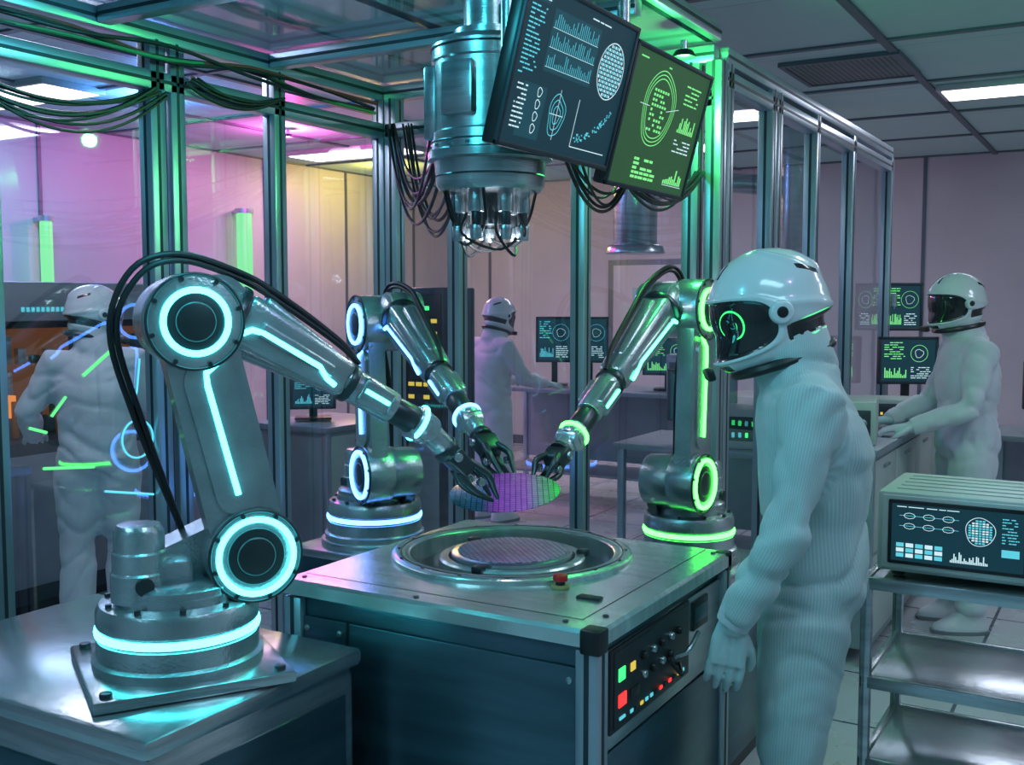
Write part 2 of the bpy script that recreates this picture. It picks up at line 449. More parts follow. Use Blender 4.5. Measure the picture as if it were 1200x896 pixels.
for y in (.6, 1.5, 2.4, 3.2): railX(b, GX+.035, RX, y, 2.59, .055, .055)
for x in (-2.2, RX+.0): railY(b, x, .6, GY-.035, 2.655, .06, .06)
b.finish('beams', e)
b = MB(); b.quad([(GX, .6, 2.625), (RX, .6, 2.625), (RX, GY, 2.625), (GX, GY, 2.625)], CANOPY)
b.finish('panels', e)

def cables(name, specs, sag=.2, r=.006):
    b = MB()
    for (p, q, n, sg, spread) in specs:
        for i in range(n):
            P, Q = Vector(p), Vector(q)
            P = P+Vector((random.uniform(-.01, .01), random.uniform(-spread, spread), random.uniform(-.015, .015)))
            Q = Q+Vector((random.uniform(-.01, .01), random.uniform(-spread, spread), random.uniform(-.015, .015)))
            s_ = sg*random.uniform(.55, 1.15)
            pts = [P.lerp(Q, t/6)-Vector((0, 0, s_*(1-(2*t/6-1)**2))) for t in range(7)]
            b.tube(pts, r*random.uniform(.7, 1.2), RUB, 6, smooth=3)
    return b.finish(name)
cables('hanging_cable_bundle', [((-2.94, 1.75, 2.38), (-2.94, 2.6, 2.38), 8, .17, .04), ((-2.94, 2.75, 2.44), (-2.94, 3.2, 2.44), 5, .07, .03)])
b = MB()
for i in range(5):
    pts = [(-2.925+random.uniform(-.015, .02), .7+k*.385, 2.5+random.uniform(-.025, .03)) for k in range(9)]
    b.tube(pts, .007, [RUB, RUB, pmat('cable_green', (.05, .3, .1), rough=.4), pmat('cable_red', (.3, .04, .03), rough=.4), RUB][i], 6, smooth=4)
b.finish('overhead_cable_loom')

# ------------------------------------------------------------------ robots
def robot(name, x, y, z0, yaw, S, E, F, W, T, s, n_base, n_sh, n_el, n_arm, n_fore, n_wr, k=1.0, square=True, ringE=.068, ringS=.083):
    root = empty(name, place(x, y, z0, yaw+YAW))
    S, E, F, W, T = [(p[0], p[1]-z0) for p in (S, E, F, W, T)]
    b = MB()
    if square:
        b.box((0, 0, .0125), (.42, .42, .025), STEEL, .006)
        for sx in (-1, 1):
            for sy in (-1, 1): b.cyl((sx*.18, sy*.18, .02), (sx*.18, sy*.18, .035), .013, .013, ROBD, 12, .002)
    else: b.cyl((0, 0, 0), (0, 0, .025), .2*k, .2*k, STEEL, 48, .004)
    b.lathe([(0, .02), (.185*k, .02), (.187*k, .045), (.176*k, .05), (.176*k, .09), (.172*k, .092), (.172*k, .118), (.176*k, .12), (.176*k, .15), (.168*k, .165), (.14*k, .172), (.14*k, .19), (0, .19)], ROBO)
    for i in range(10):
        a = i*.628+.2; b.cyl((.155*k*math.cos(a), .155*k*math.sin(a), .16), (.155*k*math.cos(a), .155*k*math.sin(a), .176), .007, .007, ROBD, 8)
    b.finish('base', root)
    b = MB(); b.lathe([(.17*k, .096), (.1785*k, .098), (.18*k, .105), (.1785*k, .112), (.17*k, .114)], n_base); b.finish('base_light_ring', root)
    b = MB()
    b.lathe([(0, .188), (.135*k, .188), (.135*k, .205), (.12*k, .215), (0, .215)], ROBO)
    b.hull((-.02, .2), .085, (S[0], S[1]), .085, -s*.07, s*.03, ROBO, .012)
    b.hull((.02, .19), .10, (S[0]-.03, S[1]-.02), .09, -s*.09, -s*.055, ROBD, .006)
    mx = -.085
    b.lathe([(0, .18), (.062, .18), (.062, .24), (.058, .245), (.058, .285), (.054, .29), (.054, .33), (.045, .345), (0, .35)], ROBO, Matrix.Translation((mx, s*.03, 0)), 32)
    b.box((mx+.06, s*.03, .23), (.1, .1, .08), ROBO, .02)
    b.cyl((mx, s*.085, .22), (mx, s*.1, .22), .02, .02, ROBD, 16, .002)
    b.finish('turret', root)
    b = MB()
    b.hull(S, .082, E, .08, s*.035, s*.095, ROBO, .014)
    dE = Vector((S[0]-E[0], S[1]-E[1])); L = dE.length; dE.normalize(); pr = Vector((-dE.y, dE.x))
    if pr.x < 0: pr = -pr
    m0 = (E[0]+dE.x*L*.25, E[1]+dE.y*L*.25); m1 = (E[0]+dE.x*L*.72, E[1]+dE.y*L*.72)
    b.hull(m0, .055, m1, .05, s*.09, s*.102, ROBO, .005)
    for c, rr in ((S, .105), (E, .105)):
        b.cyl((c[0], s*.01, c[1]), (c[0], s*.112, c[1]), rr, rr*.985, ROBO, 56, .008)
        b.torus(rr*.97, .004, ROBD, frameM((c[0], s*.112, c[1]), (1, 0, 0), (0, 0, 1), (0, -1, 0)))
        b.cyl((c[0], s*.11, c[1]), (c[0], s*.116, c[1]), rr*.62, rr*.6, ROBD, 48, .002)
        b.cyl((c[0], s*.114, c[1]), (c[0], s*.12, c[1]), rr*.42, rr*.4, ROBD, 40, .003)
        b.cyl((c[0], -s*.1, c[1]), (c[0], s*.01, c[1]), rr*.85, rr*.9, ROBO, 40, .008)
        for i in range(8):
            a = i*math.pi/4+.3
            b.cyl((c[0]+rr*.9*math.cos(a), s*.108, c[1]+rr*.9*math.sin(a)), (c[0]+rr*.9*math.cos(a), s*.117, c[1]+rr*.9*math.sin(a)), .005, .005, ROBD, 8)
    b.finish('lower_arm', root)
    b = MB()
    fr = lambda c: frameM((c[0], s*.117, c[1]), (1, 0, 0), (0, 0, 1), (0, -1, 0))
    b.torus(ringS, .0068, n_sh, fr(S)); b.torus(ringE, .0068, n_el, fr(E))
    q = lambda t, l: (E[0]+dE.x*t+pr.x*l, s*.104, E[1]+dE.y*t+pr.y*l)
    sc = L/.53
    b.tube([q(.055, .045), q(.075, .05), q(.09, .038), q(.112*sc, -.004), q(.14*sc, -.008), q(.387*sc, -.002)], .0064, n_arm, 8)
    b.finish('arm_light_strips', root)
    u = Vector((W[0]-F[0], 0, W[1]-F[1])); LF = u.length; u.normalize(); w = Vector((-u.z, 0, u.x))
    if w.z < 0: w = -w
    xx = u; zz = w; yy = zz.cross(xx)
    M = frameM((F[0], -s*.015, F[1]), xx, yy, zz)
    sy = s if yy.y > 0 else -s
    f = LF/.6
    b = MB()
    b.hull(E, .098, F, .07, -s*.095, s*.02, ROBO, .014)
    b.cyl((-.03, 0, 0), (.05, 0, 0), .066, .064, ROBO, 40, .006, M)
    b.cyl((.035, 0, 0), (.055, 0, 0), .074, .074, ROBD, 40, .004, M)
    b.tbox(.05, .36*f, .13, .088, .12, .088, ROBO, .02, M)
    b.tbox(.1, .31*f, .04, .03, .138, .102, ROBO, .008, M)
    b.tbox(.09, .3*f, .16, .104, .05, .045, ROBO, .012, M)
    b.cyl((.34*f, 0, 0), (.5*f, 0, 0), .043, .04, ROBO, 32, .005, M)
    b.cyl((.355*f, 0, 0), (.375*f, 0, 0), .049, .049, ROBD, 32, .003, M)
    b.tbox(.39*f, .48*f, .066, .06, .097, .092, ROBO, .01, M)
    b.cyl((.5*f, 0, 0), (.57*f, 0, 0), .034, .036, ROBD, 32, .004, M)
    b.cyl((.565*f, 0, 0), (.605*f, 0, 0), .042, .04, ROBO, 32, .005, M)
    b.box((.585*f, 0, -.03), (.05, .06, .03), ROBO, .008, M)
    b.finish('forearm', root)
    b = MB()
    yf = sy*.0625
    b.tube([(.07, yf+sy*.002, -.03), (.085, yf+sy*.002, -.012), (.11, yf+sy*.004, -.006), (.27*f, yf-sy*.009, -.006), (.30*f, yf-sy*.013, -.022), (.325*f, yf-sy*.014, -.026)], .0064, n_fore, 8, M)
    b.tube([(.40*f, sy*.0495, 0), (.47*f, sy*.047, 0)], .0055, n_fore, 8, M)
    b.torus(.043, .006, n_wr, M @ frameM((.58*f, 0, 0), (0, 1, 0), (0, 0, 1), (1, 0, 0)))
    b.finish('forearm_light_strips', root)
    u2 = Vector((T[0]-W[0], 0, T[1]-W[1])); LT = u2.length; u2.normalize(); z2 = Vector((-u2.z, 0, u2.x))
    if z2.z < 0: z2 = -z2
    M2 = frameM((W[0], -s*.015, W[1]), u2, z2.cross(u2), z2)
    b = MB()
    b.cyl((0, -.035, 0), (0, .035, 0), .034, .034, ROBO, 32, .005, M2)
    b.cyl((0, 0, 0), (LT*.3, 0, 0), .03, .03, ROBO, 28, .004, M2)
    b.cyl((LT*.28, 0, 0), (LT*.36, 0, 0), .036, .036, ROBD, 28, .003, M2)
    b.tbox(LT*.35, LT*.62, .05, .045, .075, .065, ROBD, .008, M2)
    b.cyl((LT*.4, -.045, .0), (LT*.4, .045, .0), .012, .012, STEEL, 16, .002, M2)
    for k2 in (-1, 1):
        b.tube([(LT*.55, k2*.02, .018), (LT*.75, k2*.032, .026), (LT*.9, k2*.026, .014), (LT*1.02, k2*.022, .004)], [.011, .010, .008, .005], ROBD, 10, M2, smooth=3)
        b.tube([(LT*.55, k2*.02, -.018), (LT*.72, k2*.024, -.028), (LT*.9, k2*.02, -.018), (LT*1.0, k2*.018, -.008)], [.011, .010, .008, .005], ROBD, 10, M2, smooth=3)
        b.cyl(tuple((LT*.75, k2*.024, 0)), tuple((LT*.75, k2*.042, 0)), .011, .011, STEEL, 16, .002, M2)
    b.finish('gripper', root)
    b = MB()
    for i in range(2):
        o = i*.014
        mid = M @ Vector((.13*f, -sy*.02, .085+o)); m2 = M @ Vector((.3*f, -sy*.01, .07+o*.6)); m3 = M @ Vector((.37*f, 0, .052)); m4 = M @ Vector((.02, -sy*.03, .085+o))
        b.tube([(S[0]-.12, -s*.06, S[1]+.02), (E[0]-.09-o, -s*.05, E[1]-.22), (E[0]-.14-o, -s*.04, E[1]-.02), (E[0]-.09-o, -s*.04, E[1]+.1+o), (E[0]+.0, -s*.04, E[1]+.135+o), m4, mid, m2, m3], .007, RUB, 8, smooth=6)
    b.finish('cable_hose', root)
    return root

NR = math.radians
bx1 = C(-.752, 2.358)
robot('robot_arm', bx1[0], bx1[1], .83, NR(28), (.15, 1.095), (.03, 1.615), (.10, 1.648), (.61, 1.345), (.80, 1.15), -1, CYAN, CYAN, CYAN, CYAN, CYAN, CYAN)
bx2 = C(-.52, 3.99)
robot('robot_arm', bx2[0], bx2[1], .75, NR(-62), (.155, 1.035), (.127, 1.575), (.2, 1.62), (.80, 1.29), (1.05, 1.155), -1, BLUE, BLUE, BLUE, BLUE, BLUE, BLUE, square=False)
bx3 = C(.638, 3.80)
robot('robot_arm', bx3[0], bx3[1], .735, NR(-124.4), (.12, 1.03), (.1, 1.63), (.18, 1.65), (.80, 1.25), (.965, 1.155), 1, GREEN, GREEN, GREEN, GREEN, CYG, GREEN, k=.92, square=False)
for (bxp, zz_) in ((bx2, .75), (bx3, .735)):
    e = empty('robot_pedestal'); b = MB()
    b.bx(bxp[0]-.21, bxp[0]+.21, bxp[1]-.21, bxp[1]+.21, .05, zz_-.03, PANEL, .01)
    b.bx(bxp[0]-.225, bxp[0]+.225, bxp[1]-.225, bxp[1]+.225, zz_-.03, zz_, STEEL, .005)
    b.bx(bxp[0]-.2, bxp[0]+.2, bxp[1]-.2, bxp[1]+.2, 0, .05, BLACK)
    b.finish('housing', e)

# ------------------------------------------------------------------ cabinet under main robot
e = empty('equipment_cabinet'); b = MB()
cx0, cx1, cy0, cy1 = -2.55, -1.585, 1.33, 1.985
b.bx(cx0+.012, cx1-.012, cy0+.012, cy1-.012, .06, .79, STEEL, .03)
b.bx(cx0, cx1, cy0, cy1, .785, .83-.002, STEEL, .015)
b.bx(cx0+.03, cx1-.03, cy0+.03, cy1-.03, 0, .06, BLACK)
b.bx(cx1-.014, cx1-.006, cy0+.07, cy1-.06, .15, .73, PANEL, .003)
b.bx(cx0+.07, cx1-.07, cy0+.006, cy0+.014, .15, .72, PANEL, .003)
for zz_ in (.45,): b.bx(cx0+.07, cx1-.07, cy0+.002, cy0+.01, zz_-.004, zz_+.004, BLACK)
b.tube([(cx0+.3, cy0, .62), (cx0+.3, cy0-.03, .62), (cx0+.6, cy0-.03, .62), (cx0+.6, cy0, .62)], .007, STEEL, 8)
b.finish('body', e)

# ------------------------------------------------------------------ wafer processing machine
mx0, mx1, my0, my1, mz = -1.875, -.975, 2.02, 2.89, .95
cxw, cyw = C(0, 2.95)
e = empty('wafer_processing_machine'); b = MB()
b.bx(mx0+.03, mx1-.025, my0+.025, my1-.02, .06, .905, PANEL, .006)
b.bx(mx0+.06, mx1-.06, my0+.06, my1-.06, 0, .06, BLACK)
for (px_, py_) in ((mx0+.03, my0+.03), (mx1-.03, my0+.03), (mx1-.03, my1-.03), (mx0+.03, my1-.03)):
    post(b, px_, py_, .0, .905, .055)
b.bx(mx0+.06, mx1-.06, my0+.012, my0+.02, .12, .86, PANEL, .004)
b.bx((mx0+mx1)/2-.25, (mx0+mx1)/2-.245, my0+.008, my0+.014, .12, .86, BLACK)
for xx_ in (mx0+.075, (mx0+mx1)/2-.27, mx1-.075):
    for zz_ in (.15, .83): b.cyl((xx_, my0+.014, zz_), (xx_, my0+.006, zz_), .008, .008, STEEL, 12, .001)
b.bx(mx1-.02, mx1-.012, my0+.065, my1-.065, .12, .65, PANEL, .004)
b.bx(mx1-.03, mx1-.014, my0+.065, my1-.065, .655, .885, STEEL, .003)
b.box((mx1-.02, my0+.02, .925), (.05, .05, .056), BLACK, .006)
b.box((mx1-.02, my1-.02, .925), (.04, .04, .056), BLACK, .006)
b.finish('body', e)
b = MB()
bb = bmesh.new()
angs = [2*math.pi*i/72 for i in range(72)] + [math.atan2(yy_-cyw, xx_-cxw) % (2*math.pi) for xx_ in (mx0, mx1) for yy_ in (my0, my1)]
angs = sorted(angs)
rowi, rowo, rowl, rowc = [], [], [], []
for a in angs:
    ca, sa = math.cos(a), math.sin(a)
    t = min([((mx1 if ca > 0 else mx0)-cxw)/ca if abs(ca) > 1e-6 else 1e9, ((my1 if sa > 0 else my0)-cyw)/sa if abs(sa) > 1e-6 else 1e9])
    ox, oy = cxw+ca*t, cyw+sa*t
    rowi.append(bb.verts.new((cxw+ca*.29, cyw+sa*.29, mz)))
    sh = .008
    ix = min(max(ox, mx0+sh), mx1-sh); iy = min(max(oy, my0+sh), my1-sh)
    rowc.append(bb.verts.new((ix, iy, mz)))
    rowo.append(bb.verts.new((ox, oy, mz-sh)))
    rowl.append(bb.verts.new((ox, oy, .912)))
n = len(angs)
for i in range(n):
    j = (i+1) % n
    for A, B in ((rowi, rowc), (rowc, rowo), (rowo, rowl)):
        try: bb.faces.new((A[i], A[j], B[j], B[i]))
        except Exception: pass
bmesh.ops.recalc_face_normals(bb, faces=bb.faces)
b.merge(bb, TOPST)
MW = Matrix.Translation((cxw, cyw, 0))
b.lathe([(.338, .949), (.336, .96), (.329, .965), (.292, .965), (.285, .96), (.283, .908)], TOPST, MW, 72)
b.torus(.31, .002, ROBD, MW @ Matrix.Translation((0, 0, .965)), 72, 6)
b.lathe([(.284, .909), (.205, .909)], ROBD, MW, 72)
b.lathe([(.205, .909), (.205, .945), (.2, .95), (.178, .95), (.176, .935)], TOPST, MW, 72)
b.lathe([(.176, .93), (.172, .93), (.17, .960), (.165, .962), (0, .962)], STEEL, MW, 72)
for i in range(16):
    a = i*math.pi/8+.1
    b.cyl((cxw+.318*math.cos(a), cyw+.318*math.sin(a), .96), (cxw+.318*math.cos(a), cyw+.318*math.sin(a), .9675), .005, .005, ROBD, 8)
for i in range(3):
    a = i*2.094+.6
    b.box((cxw+.2*math.cos(a), cyw+.2*math.sin(a), .952), (.03, .03, .02), ROBD, .004)
for (sx, sy_) in ((mx0+.04, my0+.04), (mx1-.1, my0+.04), (mx1-.04, my0+.12), (mx1-.04, my1-.05), (mx0+.4, my0+.03)):
    b.cyl((sx, sy_, .949), (sx, sy_, .953), .007, .007, ROBD, 10)
b.bx(mx0+.02, mx1-.07, my0+.07, my0+.073, .9495, .9506, ROBD)
b.bx(mx1-.075, mx1-.072, my0+.07, my1-.02, .9495, .9506, ROBD)
ex, ey = C(.12, 2.60)
b.cyl((ex, ey, .95), (ex, ey, .958), .024, .024, pmat('estop_collar', (.3, .28, .1), rough=.4), 24, .002)
b.cyl((ex, ey, .958), (ex, ey, .968), .012, .012, BLACK, 16)
b.cyl((ex, ey, .968), (ex, ey, .984), .02, .018, pmat('estop_red', (.5, .015, .015), rough=.3), 24, .004)
ex2, ey2 = C(.185, 2.50)
b.box((ex2, ey2, .953), (.06, .03, .008), BLACK, .003, None)
b.finish('stage_deck', e)
b = MB(); b.cyl((0, 0, 0), (0, 0, .002), .152, .152, WAFER2, 72, 0); b.finish('stage_wafer', e, Matrix.Translation((cxw, cyw, .9622)) @ Matrix.Rotation(.8, 4, 'Z'))
b = MB()
xp = mx1-.012
b.bx(xp-.004, xp+.004, 2.10, 2.58, .69, .885, BLACK, .004)
b.bx(xp+.002, xp+.007, 2.115, 2.565, .70, .876, pmat('control_panel_face', (.03, .045, .05), metal=.5, rough=.4, var=.2), .002)
xp += .007
for (y0_, y1_, z0_, z1_, m) in ((2.135, 2.168, .805, .835, LGRN), (2.135, 2.175, .745, .775, RED), (2.2, 2.225, .81, .83, YEL), (2.2, 2.25, .745, .77, BLACK), (2.14, 2.17, .715, .722, SCY)):
    b.bx(xp-.001, xp+.003, y0_, y1_, z0_, z1_, m, .001)
for i in range(9):
    yy_ = 2.27+(i % 5)*.055; zq = .83-(i//5)*.045
    b.cyl((xp, yy_, zq), (xp+.012, yy_, zq), .011, .009, STEEL if i % 2 else BLACK, 16, .002)
for i in range(12):
    b.bx(xp, xp+.002, 2.2+i*.029, 2.215+i*.029, .712, .72, random.choice([SCY, RED, YEL, ALUD]))
b.tube([(xp+.005, 2.46, .77), (xp+.03, 2.47, .78), (xp+.04, 2.49, .80), (xp+.04, 2.53, .82)], .006, STEEL, 8)
b.tube([(xp+.002, 2.42, .78), (xp+.03, 2.44, .735), (xp+.002, 2.5, .74)], .005, RUB, 8, smooth=4)
b.bx(mx1-.016, mx1-.008, 2.61, 2.72, .79, .87, BLACK, .004)
b.bx(mx1-.009, mx1-.006, 2.62, 2.71, .81, .85, PANEL, .001)
b.finish('control_panel', e)

wx, wy = C(-.02, 2.90)
Mh = Matrix.Translation((wx, wy, 1.135)) @ Matrix.Rotation(YAW, 4, 'Z') @ Matrix.Rotation(R(10), 4, 'X') @ Matrix.Rotation(R(-3), 4, 'Y')
b = MB(); b.cyl((0, 0, 0), (0, 0, .003), .153, .153, WAFER, 72, .0008); ob = b.finish('silicon_wafer'); ob.matrix_world = Mh

# ------------------------------------------------------------------ overhead chamber head
hx, hy = C(-.06, 3.0)
e = empty('overhead_process_head', Matrix.Translation((hx, hy, 0))); eh = e; b = MB()
b.lathe([(0, 2.62), (.12, 2.62), (.12, 2.60), (.07, 2.595), (.07, 2.40), (.10, 2.395), (.10, 2.37), (.15, 2.365), (.162, 2.35), (.162, 2.31), (.156, 2.305), (.156, 2.12), (.162, 2.115), (.165, 2.07), (.172, 2.065), (.172, 2.045), (.155, 2.04), (.15, 1.975), (.14, 1.96), (.10, 1.955), (0, 1.955)], STEEL, None, 64)
for z in (2.34, 2.09, 2.0): b.torus(.163 if z > 2.05 else .151, .003, ROBD, Matrix.Translation((0, 0, z)), 56, 6)
for i in range(18):
    a = i*math.pi/9
    b.cyl((.163*math.cos(a), .163*math.sin(a), 2.075), (.163*math.cos(a), .163*math.sin(a), 2.062+.02), .006, .006, ROBD, 8)
b.box((.0, -.16, 2.22), (.1, .03, .14), STEEL, .008); b.box((-.13, -.09, 2.2), (.04, .04, .2), STEEL, .008)
b.cyl((-.09, .05, 2.36), (-.09, .05, 2.5), .025, .025, STEEL, 20, .004); b.cyl((.09, -.04, 2.36), (.09, -.04, 2.46), .02, .02, ROBD, 20, .004)
b.finish('housing', e)
b = MB()
for i in range(7):
    a = i*2*math.pi/7+.35; r_ = .09
    c_ = (r_*math.cos(a), r_*math.sin(a))
    b.cyl((*c_, 1.96), (*c_, 1.90), .022, .022, STEEL, 20, .003); b.cyl((*c_, 1.905), (*c_, 1.86), .015, .013, ROBD, 16, .002)
    b.cyl((*c_, 1.865), (*c_, 1.825), .019, .017, STEEL, 16, .002)
b.cyl((0, 0, 1.96), (0, 0, 1.87), .04, .03, ROBD, 24, .004)
b.finish('nozzles', e)
b = MB()
for i in range(6):
    a = i*1.05+.2; a2 = a+random.uniform(1.2, 2.6)
    b.tube([(.085*math.cos(a), .085*math.sin(a), 1.9), (.1*math.cos(a), .1*math.sin(a), 1.84), (.07*math.cos((a+a2)/2), .07*math.sin((a+a2)/2), 1.815-.015*(i % 3)), (.1*math.cos(a2), .1*math.sin(a2), 1.87), (.13*math.cos(a2), .13*math.sin(a2), 1.97)], .0045, RUB, 6, smooth=5)
b.finish('hoses', e)
cables('hanging_cable_bundle', [((-2.88, 3.86, 2.42), (hx-.165, hy+.0, 2.12), 8, .30, .04), ((-2.8, 3.86, 2.42), (hx-.15, hy+.03, 1.99), 5, .27, .04), ((-1.36, 2.62, 2.06), (-1.40, 3.1, 2.05), 5, .11, .05), ((-1.38, 3.0, 2.08), (-1.45, 3.86, 2.15), 8, .14, .06)], r=.005)

# ------------------------------------------------------------------ screens
def bars(b, x0, z1, w, rows, dz, m, rng, l=2, h=.35):
    for i in range(rows):
        x = x0
        while x < x0+w:
            ww = rng.uniform(.08, .3)*w
            if x+ww > x0+w: break
            if rng.random() < .8: b.rect(x, z1-i*dz-dz*h, x+ww*.85, z1-i*dz, m, l)
            x += ww
def content(b, w, h, layout, seed):
    rng = random.Random(seed); k = w/.6
    l, t = -w/2, h/2
    X = lambda u: l+u*w
    Z = lambda v: t-v*h
    if layout == 'A':
        b.rect(-w/2, -h/2, w/2, h/2, SBG, 1)
        b.rect(X(.02), Z(.1), X(.17), Z(.04), SPAN, 2); bars(b, X(.03), Z(.05), w*.15, 2, h*.022, SW, rng, 3)
        bars(b, X(.55), Z(.05), w*.3, 1, h*.025, SW, rng, 3)
        bars(b, X(.03), Z(.13), w*.14, 16, h*.028, SCY, rng, 3)
        b.rect(X(.22), Z(.5), X(.66), Z(.1), SPAN, 2)
        for r_ in range(3):
            for i in range(24):
                x = X(.24)+i*w*.0172; hh = rng.uniform(.03, .11)*h; zb = Z(.22+r_*.125)
                b.rect(x, zb, x+w*.004, zb+hh, SCY, 3)
            b.line([(X(.23), Z(.22+r_*.125)), (X(.65), Z(.22+r_*.125))], .0012*k, SW, 3)
        cx, cz, rr = X(.83), Z(.34), h*.2
        b.ring(cx, cz, rr, rr, .003*k, SW, 3)
        st = rr/7
        for i in range(-7, 8):
            for j in range(-7, 8):
                if (i*i+j*j) < 42: b.rect(cx+i*st-st*.35, cz+j*st-st*.35, cx+i*st+st*.35, cz+j*st+st*.35, SCY if (i+j) % 2 else SW, 3)
        b.rect(X(.1), Z(.95), X(.3), Z(.6), SPAN, 2); bars(b, X(.05), Z(.62), w*.1, 10, h*.03, SW, rng, 3)
        for i in range(4): b.ring(X(.24), Z(.64+i*.08), w*.018, h*.03, .0025*k, SW, 3, 20, .1)
        for i in range(3): b.ring(X(.42), Z(.75), w*(.03+.02*i), h*(.06+.04*i), .0025*k, SCY, 3, 40, .08)
        b.line([(X(.36), Z(.75)), (X(.48), Z(.75))], .002*k, SW, 3); b.line([(X(.42), Z(.58)), (X(.42), Z(.92))], .002*k, SW, 3)
        b.line([(X(.6), Z(.6)), (X(.6), Z(.93)), (X(.95), Z(.93))], .0025*k, SW, 3)
        for i in range(70):
            x = rng.random(); zz_ = Z(.9-.25*x*x-.06*rng.random()); b.rect(X(.61+.32*x), zz_, X(.61+.32*x)+.005*k, zz_+.004*k, SCY, 3)
    elif layout == 'B':
        b.rect(-w/2, -h/2, w/2, h/2, SBGG, 1)
        bars(b, X(.05), Z(.05), w*.5, 1, h*.03, SG, rng, 3)
        cx, cz = X(.4), Z(.38)
        for i in range(3): b.ring(cx, cz, w*(.2-.02*i), h*(.29-.03*i), .003*k, SG, 3, 48, .03)
        for i in range(6):
            for j in range(9):
                if rng.random() < .7: b.rect(cx-w*.1+i*w*.033, cz-h*.18+j*h*.038, cx-w*.1+i*w*.033+w*.022, cz-h*.18+j*h*.038+h*.02, SG, 3)
        b.line([(cx-w*.24, cz), (cx-w*.12, cz)], .002*k, SW, 3); b.line([(cx+w*.1, cz), (cx+w*.26, cz+h*.05)], .002*k, SW, 3)
        bars(b, X(.7), Z(.12), w*.26, 5, h*.035, SG, rng, 3)
        for i in range(12): b.rect(X(.7)+i*w*.02, Z(.5), X(.7)+i*w*.02+w*.013, Z(.5)+rng.uniform(.02, .14)*h, SG, 3)
        bars(b, X(.7), Z(.56), w*.26, 4, h*.03, SW, rng, 3)
        bars(b, X(.25), Z(.78), w*.32, 5, h*.035, SG, rng, 3, .6)
        for i in range(10): b.rect(X(.68)+i*w*.026, Z(.93), X(.68)+i*w*.026+w*.018, Z(.93)+(.03+.018*i*rng.random())*h, SG, 3)
        b.line([(X(.68), Z(.94)), (X(.95), Z(.94))], .002*k, SW, 3)
    elif layout == 'C':
        b.rect(-w/2, -h/2, w/2, h/2, SBG, 1)
        bars(b, X(.04), Z(.04), w*.5, 1, h*.04, SW, rng, 3)
        for r_ in range(2):
            z = Z(.2+.18*r_)
            b.line([(X(.06), z), (X(.52), z)], .0022*k, SCY, 3)
            for i in range(3): b.ring(X(.14+.15*i), z, w*.045, h*.05, .0025*k, SW, 3, 8)
        cx, cz = X(.68), Z(.36)
        b.ring(cx, cz, w*.11, h*.24, .003*k, SW, 3, 40, .03)
        for i in range(7):
            for j in range(10):
                if ((i-3)/3.6)**2+((j-4.5)/5)**2 < 1: b.rect(cx+(i-3.4)*w*.026, cz+(j-5)*h*.042, cx+(i-3.4)*w*.026+w*.02, cz+(j-5)*h*.042+h*.028, SW if (i*j) % 3 else SCY, 3)
        bars(b, X(.84), Z(.1), w*.13, 9, h*.05, SCY, rng, 3)
        for i in range(5):
            for j in range(3): b.rect(X(.04+.075*i), Z(.93-.09*j), X(.1+.075*i), Z(.86-.09*j), SW if (i+j) % 2 else SCY, 3)
        for i in range(22): b.rect(X(.46)+i*w*.013, Z(.93), X(.46)+i*w*.013+w*.009, Z(.93)+(.04+.16*abs(math.sin(i*.9))*rng.random())*h, SW, 3)
        b.rect(X(.84), Z(.75), X(.97), Z(.62), SCY, 3)
    else:
        b.rect(-w/2, -h/2, w/2, h/2, SBG, 1)
        acc = SG if seed % 3 == 0 else SCY
        bars(b, X(.05), Z(.06), w*.4, 8, h*.055, acc, rng, 3)
        b.ring(X(.7), Z(.33), h*.2, h*.2, .005*k, acc, 3); b.ring(X(.7), Z(.33), h*.1, h*.1, .005*k, SW, 3, 12, .1)
        for i in range(14): b.rect(X(.06)+i*w*.03, Z(.92), X(.06)+i*w*.03+w*.018, Z(.92)+rng.uniform(.05, .3)*h, acc, 3)
        bars(b, X(.55), Z(.66), w*.4, 6, h*.05, SW, rng, 3)
def monitor(name, w, h, M, layout, seed, stand=None, pole=None, bez=.018):
    e = empty(name, M); b = MB()
    b.box((0, .02, 0), (w+2*bez, .035, h+2*bez), BLACK, .006)
    b.box((0, .045, 0), (w*.7, .03, h*.6), BLACK, .01)
    fm = ALUD
    for sgn in (-1, 1):
        b.box((0, .0, sgn*(h/2+bez/2)), (w+2*bez, .012, bez), fm, .003)
        b.box((sgn*(w/2+bez/2), .0, 0), (bez, .012, h+2*bez), fm, .003)
    if stand:
        b.box((0, .05, -h/2-stand/2+.02), (.05, .02, stand+.08), BLACK, .004)
        b.box((0, .03, -h/2-stand+.0085), (.22, .16, .012), BLACK, .004)
    b.finish('housing', e)
    b = MB(); content(b, w, h, layout, seed); b.finish('display', e)
    if pole:
        b = MB(); Mi = M.inverted()
        P0 = Vector((0, .06, 0)); P1 = Mi @ Vector(pole[0]); P2 = Mi @ Vector(pole[1])
        b.tube([P0, P1], .014, STEEL, 12); b.tube([P1, P2], .02, STEEL, 16); b.box(P0, (.1, .012, .1), STEEL, .003)
        b.finish('mount', e)
    return e
def monM(cy):
    return Matrix.Translation((-1.247, cy, 2.205)) @ Matrix.Rotation(R(90), 4, 'Z') @ Matrix.Rotation(R(15), 4, 'X')
monitor('ceiling_monitor', .565, .36, monM(2.415), 'A', 3, pole=((-1.40, 2.36, 2.25), (-1.40, 2.36, 2.62)), bez=.014)
monitor('ceiling_monitor', .555, .37, monM(3.01) @ Matrix.Translation((0, 0, -.03)), 'B', 5, pole=((-1.40, 3.05, 2.25), (-1.40, 3.05, 2.62)), bez=.014)

